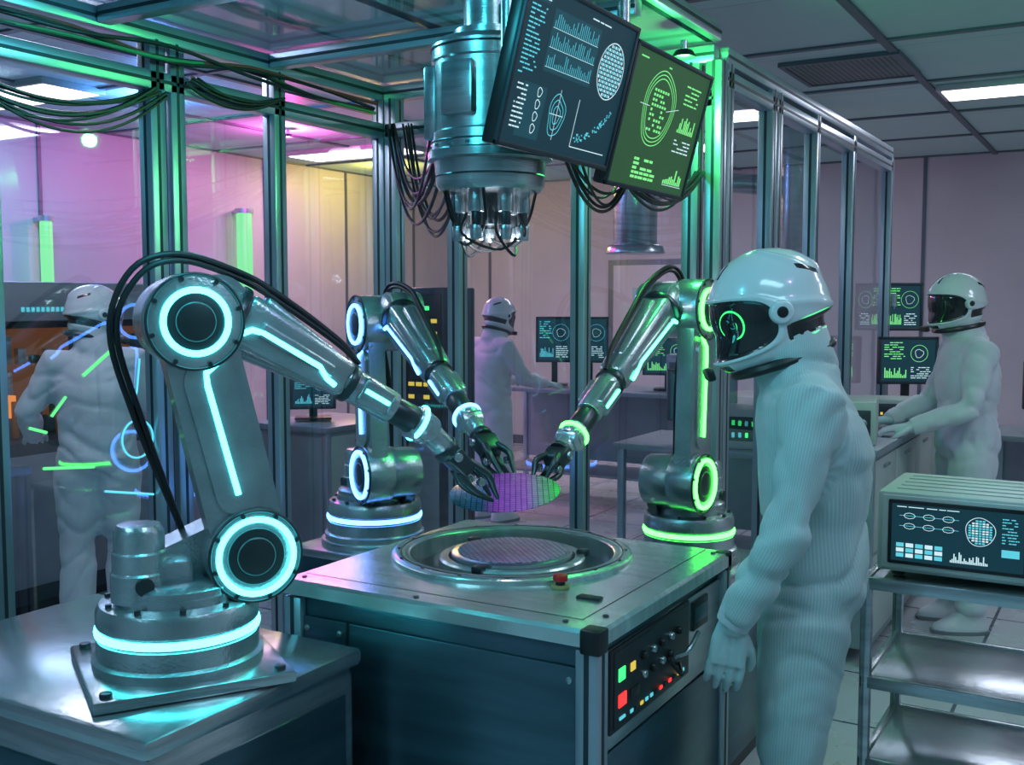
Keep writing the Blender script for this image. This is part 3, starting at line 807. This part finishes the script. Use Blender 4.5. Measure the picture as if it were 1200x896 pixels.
# ------------------------------------------------------------------ cart and instrument
e = empty('utility_cart'); b = MB()
kx0, kx1, ky0, ky1 = -.63, .22, 2.945, 3.42
for z, lip in ((.905, 1), (.63, 1), (.40, 1)):
    b.bx(kx0+.01, kx1-.01, ky0+.01, ky1-.01, z-.008, z, STEEL, .002)
    for (a0, a1, c0, c1) in ((kx0, kx1, ky0, ky0+.02), (kx0, kx1, ky1-.02, ky1), (kx0, kx0+.02, ky0, ky1), (kx1-.02, kx1, ky0, ky1)):
        b.bx(a0, a1, c0, c1, z-.028, z+.006, STEEL, .003)
for x in (kx0+.014, kx1-.014):
    for y in (ky0+.014, ky1-.014):
        b.cyl((x, y, .1), (x, y, .905), .0165, .0165, STEEL, 16)
        b.cyl((x-.012, y, .045), (x+.012, y, .045), .045, .045, BLACK, 24, .006); b.box((x, y, .085), (.035, .05, .04), STEEL, .004)
b.finish('frame', e)
e = empty('control_instrument', Matrix.Translation((0, 0, .911))); b = MB()
ix0, ix1, iy0, iy1 = -.60, -.07, 2.985, 3.34
b.bx(ix0, ix1, iy0, iy1, .015, .235, WHITEP, .01)
b.bx(ix0+.012, ix1-.012, iy0-.006, iy0+.002, .025, .226, WHITEP, .004)
for x in (ix0+.05, ix1-.05):
    for y in (iy0+.05, iy1-.05): b.cyl((x, y, 0), (x, y, .022), .018, .018, BLACK, 16)
b.bx(ix0+.03, ix0+.375, iy0-.011, iy0-.004, .04, .215, BLACK, .004)
for i in range(3):
    b.cyl((ix1-.07, iy0-.004, .19-.055*i), (ix1-.07, iy0-.028, .19-.055*i), .018, .015, STEEL, 24, .003)
for i in range(5): b.bx(ix0+.04, ix1-.04, iy0+.05+.06*i, iy0+.06+.06*i, .2345, .238, WHITEP, .001)
b.finish('casing', e)
b = MB(); content(b, .325, .155, 'C', 11); b.finish('display', e, Matrix.Translation((ix0+.2025, iy0-.0113, .1275)))
b = MB(); b.box((0, 0, .012), (.14, .1, .022), BLACK, .004)
for i in range(5):
    for j in range(3): b.box((-.05+.025*i, -.03+.027*j, .025), (.018, .018, .008), ALUD, .002)
ob = b.finish('keypad'); ob.matrix_world = place(.08, 3.08, .911, .1)

# ------------------------------------------------------------------ people
def remesh(mb, voxel, sm=3):
    ob = mb.finish('tmp')
    md = ob.modifiers.new('r', 'REMESH'); md.mode = 'VOXEL'; md.voxel_size = voxel
    m2 = ob.modifiers.new('s', 'SMOOTH'); m2.iterations = sm; m2.factor = .5
    dg = bpy.context.evaluated_depsgraph_get(); dg.update()
    me = bpy.data.meshes.new_from_object(ob.evaluated_get(dg))
    old = ob.data; bpy.data.objects.remove(ob); bpy.data.meshes.remove(old)
    return me
def addmesh(name, me, mat, parent):
    me.materials.clear(); me.materials.append(mat)
    for p in me.polygons: p.use_smooth = True
    ob = bpy.data.objects.new(name, me); COL.objects.link(ob); ob.parent = parent
    return ob
def sstep(a, b, x):
    t = max(0, min(1, (x-a)/(b-a))); return t*t*(3-2*t)
def helmet(parent, M, NA=150, NE=100, glow=None):
    co, zone, faces = [], [], []
    e0, e1 = -57, 89.9
    def qv(az, el): return (abs(az)/82)**3+(abs(el+2+abs(az)*.05)/27)**3
    for j in range(NE+1):
        el = e0+(e1-e0)*j/NE
        for i in range(NA):
            az = -180+360*i/NA
            ea, aa = R(el), R(az)
            rx, ry, rz = .120, .150, .150
            front = max(0, math.cos(aa)); A_ = abs(az)
            ry2 = ry+(.038*front**2*sstep(-5, -35, el))
            rb = ry+.012*sstep(10, 30, el)*sstep(75, 50, el)
            dx, dy, dz = math.sin(aa)*math.cos(ea)*rx, math.cos(aa)*math.cos(ea)*(ry2 if front > 0 else rb), math.sin(ea)*rz
            if el < -20:
                k = 1+.14*sstep(-20, -57, el); dx *= k; dy *= k*(1.0 if front > 0 else .9)
            q = qv(az, el); k = 1-.05*sstep(1.12, .92, q)+.035*math.exp(-((q-1.38)/.2)**2)
            k += .035*math.exp(-((A_-(150-el*.6))/7)**2)*sstep(15, 40, el)*sstep(88, 60, el)
            k += .04*math.exp(-((el-4+(A_-100)*.28)/4.5)**2)*sstep(85, 105, A_)
            k -= .045*sstep(10, 6, abs(el+23))*sstep(88, 98, A_)
            co.append(M @ Vector((dx*k, dy*k, dz*k)))
            rear = max((92-A_)/8+1, abs(el+23)/8)
            chin = max(abs(az)/24, abs(el+42)/4.5)
            vent = max(abs(A_-16)/4, abs(el-57)/9)
            slit = max(abs(A_-137)/13, abs(el-33+(A_-125)*.5)/3)
            gw = min(max(abs(A_-130)/32, abs(el+32.8)/1.0), max(abs(A_-129)/22, abs(el+14)/.8))
            zone.append((q, min(rear, chin, vent, slit), gw))
    for j in range(NE):
        for i in range(NA):
            faces.append((j*NA+i, j*NA+(i+1) % NA, (j+1)*NA+(i+1) % NA, (j+1)*NA+i))
    me = bpy.data.meshes.new('helmet_shell'); me.from_pydata([tuple(c) for c in co], [], faces); me.update()
    at = me.attributes.new('zone', 'FLOAT_VECTOR', 'POINT')
    for i, z in enumerate(zone): at.data[i].vector = z
    addmesh('helmet_shell', me, HELMG if glow else HELM, parent)
    b = MB()
    for s_ in (-1, 1):
        b.cyl((s_*.112, -.005, -.005), (s_*.132, -.005, -.005), .031, .026, SHELL, 28, .005, M)
        b.cyl((s_*.131, -.005, -.005), (s_*.135, -.005, -.005), .014, .012, BLACK, 20, .001, M)
    b.torus(.1, .013, BLACK, M @ Matrix.Translation((0, .006, -.122)) @ Matrix.Diagonal((.95, 1.2, 1, 1)), 40, 8)
    b.box((0, .186, -.1), (.07, .02, .03), BLACK, .006, M)
    if glow:  # glowing rings paint round green reflections on the visor
        for s_ in (-1, 1):
            b.torus(.034, .0022, glow, M @ Matrix.Translation((s_*.071, .106, .0)) @ Matrix.Rotation(R(-s_*42), 4, 'Z') @ Matrix.Rotation(R(90), 4, 'X'), 32, 6)
            b.torus(.018, .0012, glow, M @ Matrix.Translation((s_*.069, .109, -.002)) @ Matrix.Rotation(R(-s_*42), 4, 'Z') @ Matrix.Rotation(R(90), 4, 'X'), 32, 6)
    b.finish('helmet_fittings_and_glints', parent)
def hand(mb, wrist, fwd, palm, curl=.5, flip=1, sc=1.0, spread=0.0):
    f = Vector(fwd).normalized(); pn = Vector(palm); pn = (pn-f*pn.dot(f)).normalized(); th = f.cross(pn)*flip
    W_ = Vector(wrist)
    def P(a, bb_, c): return W_+(f*a+th*bb_+pn*c)*sc
    for o in (-.028, -.010, .010, .028):
        mb.tube([P(-.01, o*.6, 0), P(.03, o*.95, 0), P(.085, o*1.1, .0)], [.018*sc, .017*sc, .0125*sc], GLOVE, 10)
    mb.tube([P(-.05, 0, 0), P(.01, 0, 0)], [.033*sc, .026*sc], GLOVE, 14)
    for o, ln in ((.033, .074), (.0115, .084), (-.011, .078), (-.033, .06)):
        p = P(.083, o*1.08, 0); pts = [p]; ang = curl*.35; seg = [ln*.45, ln*.32, ln*.25]
        for sgm in seg:
            p = p+(f*math.cos(ang)+pn*math.sin(ang)+th*(o*spread))*sgm*sc; pts.append(p); ang += curl*.8
        mb.tube(pts, [.0102*sc, .0096*sc, .0088*sc, .007*sc], GLOVE, 10)
    mb.tube([P(.02, .028, .004), P(.05, .050, .016), P(.078, .060, .03), P(.1, .060, .04)], [.017*sc, .0135*sc, .0115*sc, .0085*sc], GLOVE, 10)
def segdist(p, a, b):
    ab = b-a; t = max(0, min(1, (p-a).dot(ab)/ab.length_squared)); return (p-a-ab*t).length, t
def person(name, x, y, heading, H, J, head, cloth, voxel=.014, fine=True, headglow=None, hscale=1.0, seed=0):
    sc = H/1.80
    root = empty(name, place(x, y, 0, heading+YAW-math.pi/2) @ Matrix.Scale(sc, 4))
    D = dict(pel=(0, 0, .93), chest=(0, .01, 1.27), neck=(0, .03, 1.5),
             lsh=(-.185, .01, 1.405), rsh=(.185, .01, 1.405), lel=(-.25, .0, 1.12), rel=(.25, .0, 1.12),
             lwr=(-.26, .1, .86), rwr=(.26, .1, .86), lhp=(-.092, 0, .9), rhp=(.092, 0, .9), lkn=(-.11, .03, .5), rkn=(.11, .03, .5),
             lan=(-.12, -.01, .1), ran=(.12, -.01, .1))
    D.update({k: v for k, v in J.items() if k in D}); V = {k: Vector(v) for k, v in D.items()}
    b = MB()
    pl, ch, nk = V['pel'], V['chest'], V['neck']
    def sp(t):
        return pl.lerp(ch, min(t, 1)) if t <= 1 else ch.lerp(nk, t-1)
    rings = []
    for t, rx, ry in ((-.25, .1, .08), (-.15, .165, .13), (0, .19, .148), (.3, .183, .14), (.5, .176, .132), (.75, .186, .14), (1, .2, .146), (1.3, .205, .138), (1.55, .185, .12), (1.75, .13, .10), (1.95, .1, .1), (2.05, .095, .096)):
        if t < 0: c_ = pl+Vector((0, 0, t*.34))
        else: c_ = sp(t)
        rings.append((c_.x, c_.y, c_.z, rx, ry))
    b.loft(rings, cloth, 32, p=2.3)
    b.tube([nk-Vector((0, .01, .05)), nk+Vector((0, .012, .02)), nk+Vector((0, .03, .075))], [.108, .104, .098], cloth, 24)
    for s_ in 'lr':
        sh, el, wr = V[s_+'sh'], V[s_+'el'], V[s_+'wr']
        inn = Vector((sh.x*.55, sh.y, sh.z+.0))
        b.tube([inn, sh, sh.lerp(el, .35), sh.lerp(el, .7), el, el.lerp(wr, .35), el.lerp(wr, .7), wr.lerp(el, .06), wr], [.08, .084, .073, .065, .062, .06, .054, .048, .040], cloth, 20)
        hp, kn, an = V[s_+'hp'], V[s_+'kn'], V[s_+'an']
        b.tube([hp+Vector((0, 0, .06)), hp.lerp(kn, .1), hp.lerp(kn, .5), kn, kn.lerp(an, .4), an.lerp(kn, .25), an.lerp(kn, .08), an+Vector((0, 0, -.0))], [.10, .118, .105, .09, .087, .084, .082, .062], cloth, 22)
    me = remesh(b, voxel, 3)
    cs = [(V['lel'], .14, 1.1), (V['rel'], .14, 1.1), (V['lkn'], .16, .9), (V['rkn'], .16, .9), (V['lan'], .16, 1.3), (V['ran'], .16, 1.3), (pl+Vector((0, 0, .14)), .2, 1), (V['lhp'], .15, .9), (V['rhp'], .15, .9), (V['lwr'], .12, 1), (V['rwr'], .12, 1), (V['lsh'], .14, .7), (V['rsh'], .14, .7), (nk, .15, .8)]
    off = Vector((seed*3.1, seed*1.7, 0))
    bones = [(pl-Vector((0, 0, .05)), nk, 118, .17)]
    for s_ in 'lr':
        bones += [(V[s_+'sh'], V[s_+'el'], 58, .08), (V[s_+'el'], V[s_+'wr'], 48, .06), (V[s_+'hp'], V[s_+'kn'], 84, .11), (V[s_+'kn'], V[s_+'an'], 70, .085)]
    fr_ = []
    for a_, b_, n_, r_ in bones:
        ax = (b_-a_).normalized(); ux = Vector((1, 0, 0)); ux = (ux-ax*ux.dot(ax)).normalized(); uy = ax.cross(ux); fr_.append((ux, uy))
    att = me.attributes.new('rib', 'FLOAT_VECTOR', 'POINT')
    nrm = [v.normal.copy() for v in me.vertices]
    for vi, (v, nn) in enumerate(zip(me.vertices, nrm)):
        p = v.co
        best = 1e9; bi = 0
        for i, (a_, b_, n_, r_) in enumerate(bones):
            dd, t = segdist(p, a_, b_); dd -= r_
            if dd < best: best = dd; bi = i
        q0 = p-bones[bi][0]; ux, uy = fr_[bi]; cx_, cy_ = q0.dot(ux), q0.dot(uy); hh = math.hypot(cx_, cy_) or 1
        att.data[vi].vector = (cx_/hh, cy_/hh, bones[bi][2])
        a = .003
        for c_, r_, k_ in cs:
            dd = (p-c_).length_squared/(r_*r_)
            if dd < 6: a += .0095*k_*math.exp(-dd)
        q = p+off
        wv = noise.noise(Vector((q.x*2.5, q.y*2.5, q.z*2.5)))
        n1 = max(0, 1-3.4*abs(noise.noise(Vector((q.x*3.5+q.z*3, q.y*3.5+q.z*2+wv, q.z*7+wv*2)))))
        n3 = max(0, 1-3.4*abs(noise.noise(Vector((q.x*5-q.z*4, q.y*5+wv, q.z*4+3)))))
        n2 = noise.noise(Vector((q.x*3.5, q.y*3.5+q.z*2, q.z*3+7)))
        v.co = p+nn*(a*(.35-n1*n1*1.2)-a*n3*.7+.006*n2)
    me.update()
    addmesh('coverall', me, cloth, root)
    for s_, fx in (('l', -1), ('r', 1)):
        wr, el = V[s_+'wr'], V[s_+'el']
        f = J.get(s_+'hf', (wr-el).normalized()); pn = J.get(s_+'hp_n', (-fx, 0, 0))
        b = MB()
        flip = J.get(s_+'flip', -fx)
        hand(b, Vector(wr)+Vector(f).normalized()*.02, f, pn, J.get(s_+'curl', .6), flip, 1.08)
        me = remesh(b, .0036 if fine else .006, 2)
        addmesh('glove_'+s_, me, GLOVE, root)
        b = MB(); dd = (wr-el).normalized(); b.tube([wr-dd*.05, wr-dd*.02, wr+dd*.01], [.049, .046, .041], CLOTHB, 24); b.finish('cuff_'+s_, root)
    for s_ in 'lr':
        an = V[s_+'an']; b = MB()
        b.loft([(an.x, an.y+.06, .0, .048, .135), (an.x, an.y+.06, .02, .054, .142), (an.x, an.y+.055, .045, .053, .135), (an.x, an.y+.03, .075, .05, .10), (an.x, an.y+.008, .11, .052, .066), (an.x, an.y, .17, .06, .064), (an.x, an.y, .21, .06, .062)], BOOT, 28, p=2.4)
        me = remesh(b, .012, 2); addmesh('boot_'+s_, me, BOOT, root)
        b = MB(); b.loft([(an.x, an.y+.06, .0, .052, .14), (an.x, an.y+.06, .018, .056, .146), (an.x, an.y+.06, .022, .05, .14)], pmat('boot_sole', (.2, .23, .25), rough=.6), 28, p=2.4); b.finish('boot_sole_'+s_, root)
    hp_, hy_, hpi, hro = head
    Mh_ = Matrix.Translation(hp_) @ Matrix.Rotation(R(hy_), 4, 'Z') @ Matrix.Rotation(R(-hpi), 4, 'X') @ Matrix.Rotation(R(hro), 4, 'Y') @ Matrix.Scale(hscale, 4)
    helmet(root, Mh_, glow=headglow)
    return root

px, py = C(.77, 2.76)
person('cleanroom_technician', px, py, R(168), 1.80,
       dict(pel=(0, -.01, .93), chest=(0, -.02, 1.27), neck=(0, .03, 1.50), lsh=(-.185, .0, 1.40), rsh=(.18, .02, 1.40),
            lel=(-.26, .055, 1.12), lwr=(-.25, .18, .88), rel=(.24, -.02, 1.12), rwr=(.24, .05, .87),
            lhf=(0, .16, -1), lhp_n=(1, .1, 0), lcurl=.45, rhf=(0, .1, -1)),
       ((0, .105, 1.635), 10, 20, 0), CLOTH, voxel=.0105, headglow=LGRN, hscale=1.07, seed=1)
px, py = C(2.30, 5.35)
person('cleanroom_technician', px, py, R(176), 1.80,
       dict(neck=(0, .03, 1.49), lel=(-.25, .08, 1.14), lwr=(-.22, .33, 1.05), rel=(.25, .1, 1.14), rwr=(.15, .34, 1.045),
            lhf=(.1, 1, -.12), lhp_n=(0, 0, -1), rhf=(-.1, 1, -.12), rhp_n=(0, 0, -1), lcurl=.5, rcurl=.5, lflip=1, rflip=-1),
       ((0, .075, 1.65), 12, 10, 0), CLOTHB, voxel=.014, fine=False, seed=2)
px, py = C(-2.02, 5.15)
person('cleanroom_technician', px, py, R(105), 1.74,
       dict(neck=(0, .04, 1.49), lel=(-.32, .03, 1.16), lwr=(-.33, .24, 1.02), rel=(.27, .08, 1.14), rwr=(.2, .3, 1.05),
            lhf=(.0, 1, -.1), lhp_n=(0, 0, -1), rhf=(-.1, 1, -.1), rhp_n=(0, 0, -1), lflip=1, rflip=-1, lkn=(-.1, .0, .5), lan=(-.11, -.06, .1)),
       ((0, .08, 1.65), -60, 14, 0), CLOTHB, voxel=.014, fine=False, seed=3)
px, py = C(-.16, 8.0)
person('cleanroom_technician', px, py, R(40), 1.69,
       dict(neck=(0, .04, 1.49), lel=(-.25, .15, 1.16), lwr=(-.2, .40, 1.1), rel=(.25, .14, 1.15), rwr=(.2, .40, 1.1),
            lhf=(.0, 1, -.1), lhp_n=(0, 0, -1), rhf=(-.0, 1, -.1), rhp_n=(0, 0, -1), lflip=1, rflip=-1),
       ((0, .09, 1.65), 0, 16, 0), CLOTHB, voxel=.016, fine=False, seed=4)

# ------------------------------------------------------------------ background furniture
GREYC = pmat('bench_steel', (.28, .34, .38), metal=.5, rough=.4, var=.1)
DARKC = pmat('tool_cabinet_dark', (.045, .06, .075), metal=.5, rough=.4, var=.2)
def bench(name, x0, x1, y0, y1, z, closed=False):
    e = empty(name); b = MB()
    b.bx(x0, x1, y0, y1, z-.035, z, GREYC, .005)
    for x in (x0+.04, x1-.04):
        for y in (y0+.04, y1-.04): b.bx(x-.02, x+.02, y-.02, y+.02, 0, z-.035, ALU, .003)
    if closed:
        b.bx(x0+.03, x1-.03, y0+.03, y1-.03, .08, z-.035, GREYC, .004)
        n_ = max(1, int((y1-y0)/.5))
        for i in range(n_):
            ya = y0+.05+i*(y1-y0-.1)/n_; yb = ya+(y1-y0-.1)/n_-.02
            for (za, zb) in ((.12, z*.5), (z*.5+.02, z-.06)):
                b.bx(x1-.032, x1-.022, ya, yb, za, zb, WHITEP, .003); b.bx(x1-.024, x1-.012, (ya+yb)/2-.06, (ya+yb)/2+.06, zb-.05, zb-.035, STEEL, .002)
    else:
        b.bx(x0+.06, x1-.06, y0+.06, y1-.06, .25, .27, GREYC, .003)
        b.bx(x0+.04, x1-.04, y1-.05, y1-.03, .3, z-.035, GREYC, .002)
    b.finish('bench_frame', e); return e
bench('workbench', -1.375, -.98, 4.85, 7.0, 1.0, True)
bench('workbench', -.80, .5, 7.0, 7.6, .85)
bench('workbench', -4.7, -2.75, 7.55, 8.2, .95)
bench('workbench', -2.55, -1.62, 5.45, 6.15, .86)
bench('workbench', -4.6, -4.0, 4.7, 5.4, .93, True)
faceM = lambda x, y, z, rz: Matrix.Translation((x, y, z)) @ Matrix.Rotation(rz, 4, 'Z')
monitor('desk_monitor', .32, .25, faceM(-1.2, 6.74, 1.30, R(28)), 'D', 6, stand=.165)
monitor('desk_monitor', .22, .27, faceM(-1.32, 7.17, 1.62, R(28)), 'D', 9, pole=((-1.37, 7.14, 1.62), (-1.37, 7.14, 1.7)))
monitor('desk_monitor', .36, .26, faceM(-.42, 7.3, 1.14, R(20)), 'D', 8, stand=.155)
monitor('desk_monitor', .27, .34, faceM(-4.16, 7.75, 1.34, R(25)), 'D', 13, stand=.21)
monitor('desk_monitor', .27, .34, faceM(-3.88, 7.84, 1.34, R(25)), 'D', 14, stand=.21)
monitor('desk_monitor', .36, .26, faceM(-2.15, 5.8, 1.12, R(25)), 'D', 14, stand=.125)
monitor('desk_monitor', .36, .26, faceM(-3.2, 7.85, 1.22, R(20)), 'D', 15, stand=.135)
monitor('desk_monitor', .24, .2, faceM(-4.32, 4.95, 1.12, R(40)), 'D', 16, stand=.08)
def boxunit(name, x, y, z, w, d, h, rz=0, m=None):
    e = empty(name, place(x, y, z, rz)); b = MB(); b.box((0, 0, h/2), (w, d, h), m or WHITEP, .008)
    b.bx(-w*.42, w*.42, -d/2-.004, -d/2+.002, h*.2, h*.8, DARKC, .002)
    for i in range(4): b.box((-w*.3+i*w*.12, -d/2-.006, h*.35), (w*.05, .006, h*.12), random.choice([SCY, LGRN, YEL]), .001)
    b.cyl((w*.3, -d/2, h*.5), (w*.3, -d/2-.02, h*.5), h*.12, h*.1, STEEL, 16, .002)
    b.finish('casing', e)
boxunit('bench_instrument', -1.2, 5.15, 1.0, .3, .35, .2, R(10))
boxunit('bench_instrument', -1.2, 6.2, 1.0, .26, .26, .12, R(15))
boxunit('bench_instrument', -1.85, 5.7, .86, .3, .3, .22, R(10))
boxunit('bench_instrument', -3.0, 7.8, .95, .3, .3, .3, R(10), GREYC)
boxunit('bench_instrument', .1, 7.3, .85, .3, .3, .3, R(10))

def rack(name, x0, x1, y0, y1, h, disp):
    e = empty(name); b = MB()
    b.bx(x0, x1, y0, y1, .05, h, DARKC, .01); b.bx(x0+.04, x1-.04, y0+.04, y1-.04, 0, .05, BLACK)
    b.bx(x0+.02, x1-.02, y0-.008, y0+.004, h*.52, h-.04, BLACK, .004)
    b.bx(x0+.04, x1-.04, y0-.008, y0+.004, .12, h*.48, GREYC, .004)
    for i in range(9):
        for j in range(4):
            if random.random() < .85:
                u0 = x0+.045+j*(x1-x0-.08)/4
                b.bx(u0, u0+(x1-x0)*.14, y0-.011, y0-.008, h*.56+i*h*.045, h*.56+i*h*.045+.025, random.choice(disp))
    for i in range(9): b.bx(x1-.002, x1+.003, y0+.08, y1-.08, h*.55+i*.05, h*.55+i*.05+.012, BLACK)
    b.finish('enclosure', e)
rack('equipment_rack', -3.97, -3.66, 5.4, 5.75, 1.74, [YEL, YEL, LGRN, ALUD])
e = empty('process_tool'); b = MB()
tx = -5.0
b.bx(-6.3, tx, 2.6, 4.75, .06, .92, DARKC, .01); b.bx(-6.2, tx-.06, 2.66, 4.7, 0, .06, BLACK)
b.bx(-6.3, tx-.55, 2.6, 4.75, .92, 1.72, DARKC, .01)
b.bx(-6.3, tx-.1, 2.6, 4.75, 1.55, 1.76, GREYC, .01)
for y in (2.62, 3.3, 3.98, 4.7): b.bx(tx-.16, tx-.11, y, y+.04, .92, 1.55, ALU, .003)
b.bx(tx-.56, tx-.54, 2.7, 4.65, .95, 1.5, pmat('warm_interior', (.12, .06, .03), rough=.5, emis=(1, .3, .06), estr=.1))  # faint emission paints the bay's orange light on its back panel
for i in range(22):
    y = 2.72+i*.09
    b.bx(tx-.5+random.uniform(0, .2), tx-.25, y, y+.06, .93, 1.0+random.random()*.32, random.choice([DARKC, GREYC, STEEL, DARKC]), .006)
    if i % 2: b.bx(tx-.28, tx-.2, y, y+.04, 1.02+.1*random.random(), 1.05+.12*random.random(), ORG)
    if i % 3 == 0: b.cyl((tx-.2, y+.03, .92), (tx-.2, y+.03, 1.12), .02, .02, pmat('amber_bottle', (.4, .13, .02), rough=.2), 14, .004)
    b.bx(tx-.54, tx-.5, y, y+.05, 1.3, 1.32+.15*random.random(), random.choice([DARKC, STEEL, ORG, BLACK]), .002)
for i in range(10):
    y = 2.8+i*.03
    b.bx(tx-.101, tx-.096, y+.3, y+.318, 1.63, 1.66, SW)
    b.bx(tx-.101, tx-.096, y+.75, y+.768, 1.60, 1.625, SCY)
for y in (2.65, 3.35, 4.05): b.bx(tx-.005, tx+.008, y, y+.64, .15, .85, GREYC, .004); b.bx(tx+.005, tx+.02, y+.28, y+.4, .76, .78, STEEL, .002)
for z in (.72, .6): b.bx(tx+.008, tx+.012, 2.75, 2.95, z, z+.03, LGRN)
b.finish('housing', e)

e = empty('ventilation_duct'); b = MB()
b.cyl((-3.2, 7.2, 2.05), (-3.2, 7.2, 3.0), .16, .16, STEEL, 40, .01); b.cyl((-3.2, 7.2, 2.0), (-3.2, 7.2, 2.06), .22, .2, STEEL, 40, .01)
b.cyl((-2.1, 7.5, 1.9), (-2.1, 7.5, 3.0), .13, .13, STEEL, 40, .01); b.tube([(-3.2, 7.2, 2.4), (-2.8, 7.3, 2.5), (-2.1, 7.5, 2.45)], .07, STEEL, 20, smooth=5)
b.finish('pipes', e)

b = MB(); VENT = gridmat('perforated_vent', (.2, .28, .27), (.05, .07, .07), .03, .007, rough=.5)
b.bx(-1.8, -1.2, 6.1, 6.7, ZC-.02, ZC-.001, VENT, 0)
for (a0, a1, c0, c1) in ((-1.83, -1.17, 6.07, 6.1), (-1.83, -1.17, 6.7, 6.73), (-1.83, -1.8, 6.1, 6.7), (-1.2, -1.17, 6.1, 6.7)): b.bx(a0, a1, c0, c1, ZC-.025, ZC-.001, TRIMM)
b.finish('ceiling_vent')

# ------------------------------------------------------------------ lamps
def arealight(name, loc, rot, size, sizey, col, power, parent=None):
    l = bpy.data.lights.new(name, 'AREA'); l.shape = 'RECTANGLE'; l.size = size; l.size_y = sizey; l.color = col; l.energy = power
    o = bpy.data.objects.new(name, l); COL.objects.link(o); o.location = loc; o.rotation_euler = rot
    if parent is not None: o.parent = parent
    return o
def ceil_lamp(x0, x1, y0, y1, col, p):
    e = empty('ceiling_light'); b = MB()
    b.bx(x0-.03, x1+.03, y0-.03, y1+.03, ZC-.04, ZC-.001, WHITEP, .003)
    b.bx(x0, x1, y0, y1, ZC-.046, ZC-.038, TUBE, .001); b.finish('fixture', e)
    arealight('lamp', ((x0+x1)/2, (y0+y1)/2, ZC-.06), (0, 0, 0), x1-x0, y1-y0, col, p, e)
ceil_lamp(-1.13, .1, 7.2, 7.55, (.78, .85, 1), 20)
ceil_lamp(-6.95, -5.75, 4.2, 4.6, (.4, .6, 1), 24)
ceil_lamp(-6.7, -5.5, 7.4, 7.8, (1, .45, .72), 30)
ceil_lamp(-4.3, -3.1, 8.6, 9.0, (.8, .8, 1), 18)
ceil_lamp(-.5, .6, 3.5, 3.9, (.6, .92, 1), 9)  # from here on, extra ceiling lights out of view, added for overall lighting
ceil_lamp(-.6, .6, 1.2, 1.6, (.25, .88, 1), 12)
ceil_lamp(-2.8, -1.6, -.8, -.4, (.2, .82, 1), 26)
ceil_lamp(1.2, 2.4, 5.0, 5.4, (.7, .82, 1), 18)
ceil_lamp(-4.5, -3.4, 2.6, 2.9, (.8, .8, 1), 14)  # out of view, added to brighten the left technician
def wall_tube(name, x, y, z0, z1, m, r=.035):
    e = empty(name); b = MB(); b.cyl((x, y, z0), (x, y, z1), r, r, m, 20, .008)
    b.cyl((x, y, z0-.04), (x, y, z0), r*1.2, r*1.2, ALU, 20); b.cyl((x, y, z1), (x, y, z1+.04), r*1.2, r*1.2, ALU, 20)
    b.bx(X0+.012, x, y-.02, y+.02, z1, z1+.03, ALU); b.bx(X0+.012, x, y-.02, y+.02, z0-.03, z0, ALU)
    b.finish('tube', e)
wall_tube('tube_lamp', X0+.13, 5.15, 1.35, 2.25, GTUBE, .045)
wall_tube('tube_lamp', X0+.13, 7.2, 1.3, 2.45, GTUBE, .07)

def tint_lamp(name, loc, col, p, r=.03):  # added coloured point light in an invented housing, tints what is near
    e = empty(name, Matrix.Translation(loc))
    l = bpy.data.lights.new('lamp', 'POINT'); l.color = col; l.energy = p; l.shadow_soft_size = r
    o = bpy.data.objects.new('lamp', l); COL.objects.link(o); o.parent = e
    b = MB(); b.cyl((0, 0, .05), (0, 0, .075), .045, .03, BLACK, 24, .003); b.cyl((0, 0, .075), (0, 0, .11), .012, .012, STEEL, 12); b.finish('mount', e)
tint_lamp('added_tint_lamp', (-1.42, 1.3, 2.52), (.06, .8, 1), 19)
tint_lamp('added_tint_lamp', (-1.42, 3.6, 2.46), (.08, 1, .2), 20)
tint_lamp('added_tint_lamp', (-2.2, 2.4, 2.5), (.12, .8, 1), 9)
tint_lamp('added_tint_lamp', (-5.8, 6.4, 2.88), (1, .08, .5), 60)
tint_lamp('added_tint_lamp', (-6.5, 8.6, 2.88), (1, .65, .1), 34)
tint_lamp('added_tint_lamp', (-5.6, 4.9, 2.88), (.12, .35, 1), 40)
tint_lamp('added_tint_lamp', (.6, 2.0, 2.88), (.65, .42, 1), 10)
l = bpy.data.lights.new('added_wafer_fill', 'POINT'); l.color = (.85, .9, 1); l.energy = 2.6; l.shadow_soft_size = .03  # fill light added below the head to brighten wafers and deck
o = bpy.data.objects.new('added_wafer_fill', l); COL.objects.link(o); o.parent = eh; o.location = (0, 0, 1.80)

W_ = bpy.data.worlds.new('world'); bpy.context.scene.world = W_; W_.use_nodes = True
W_.node_tree.nodes['Background'].inputs[0].default_value = (.25, .4, .6, 1); W_.node_tree.nodes['Background'].inputs[1].default_value = .1

cd = bpy.data.cameras.new('camera'); co_ = bpy.data.objects.new('camera', cd); COL.objects.link(co_)
cd.sensor_width = 36; cd.lens = 37.5; cd.clip_start = .05
co_.location = (0, 0, 1.66); co_.rotation_euler = (R(90-4.39), 0, YAW)
bpy.context.scene.camera = co_
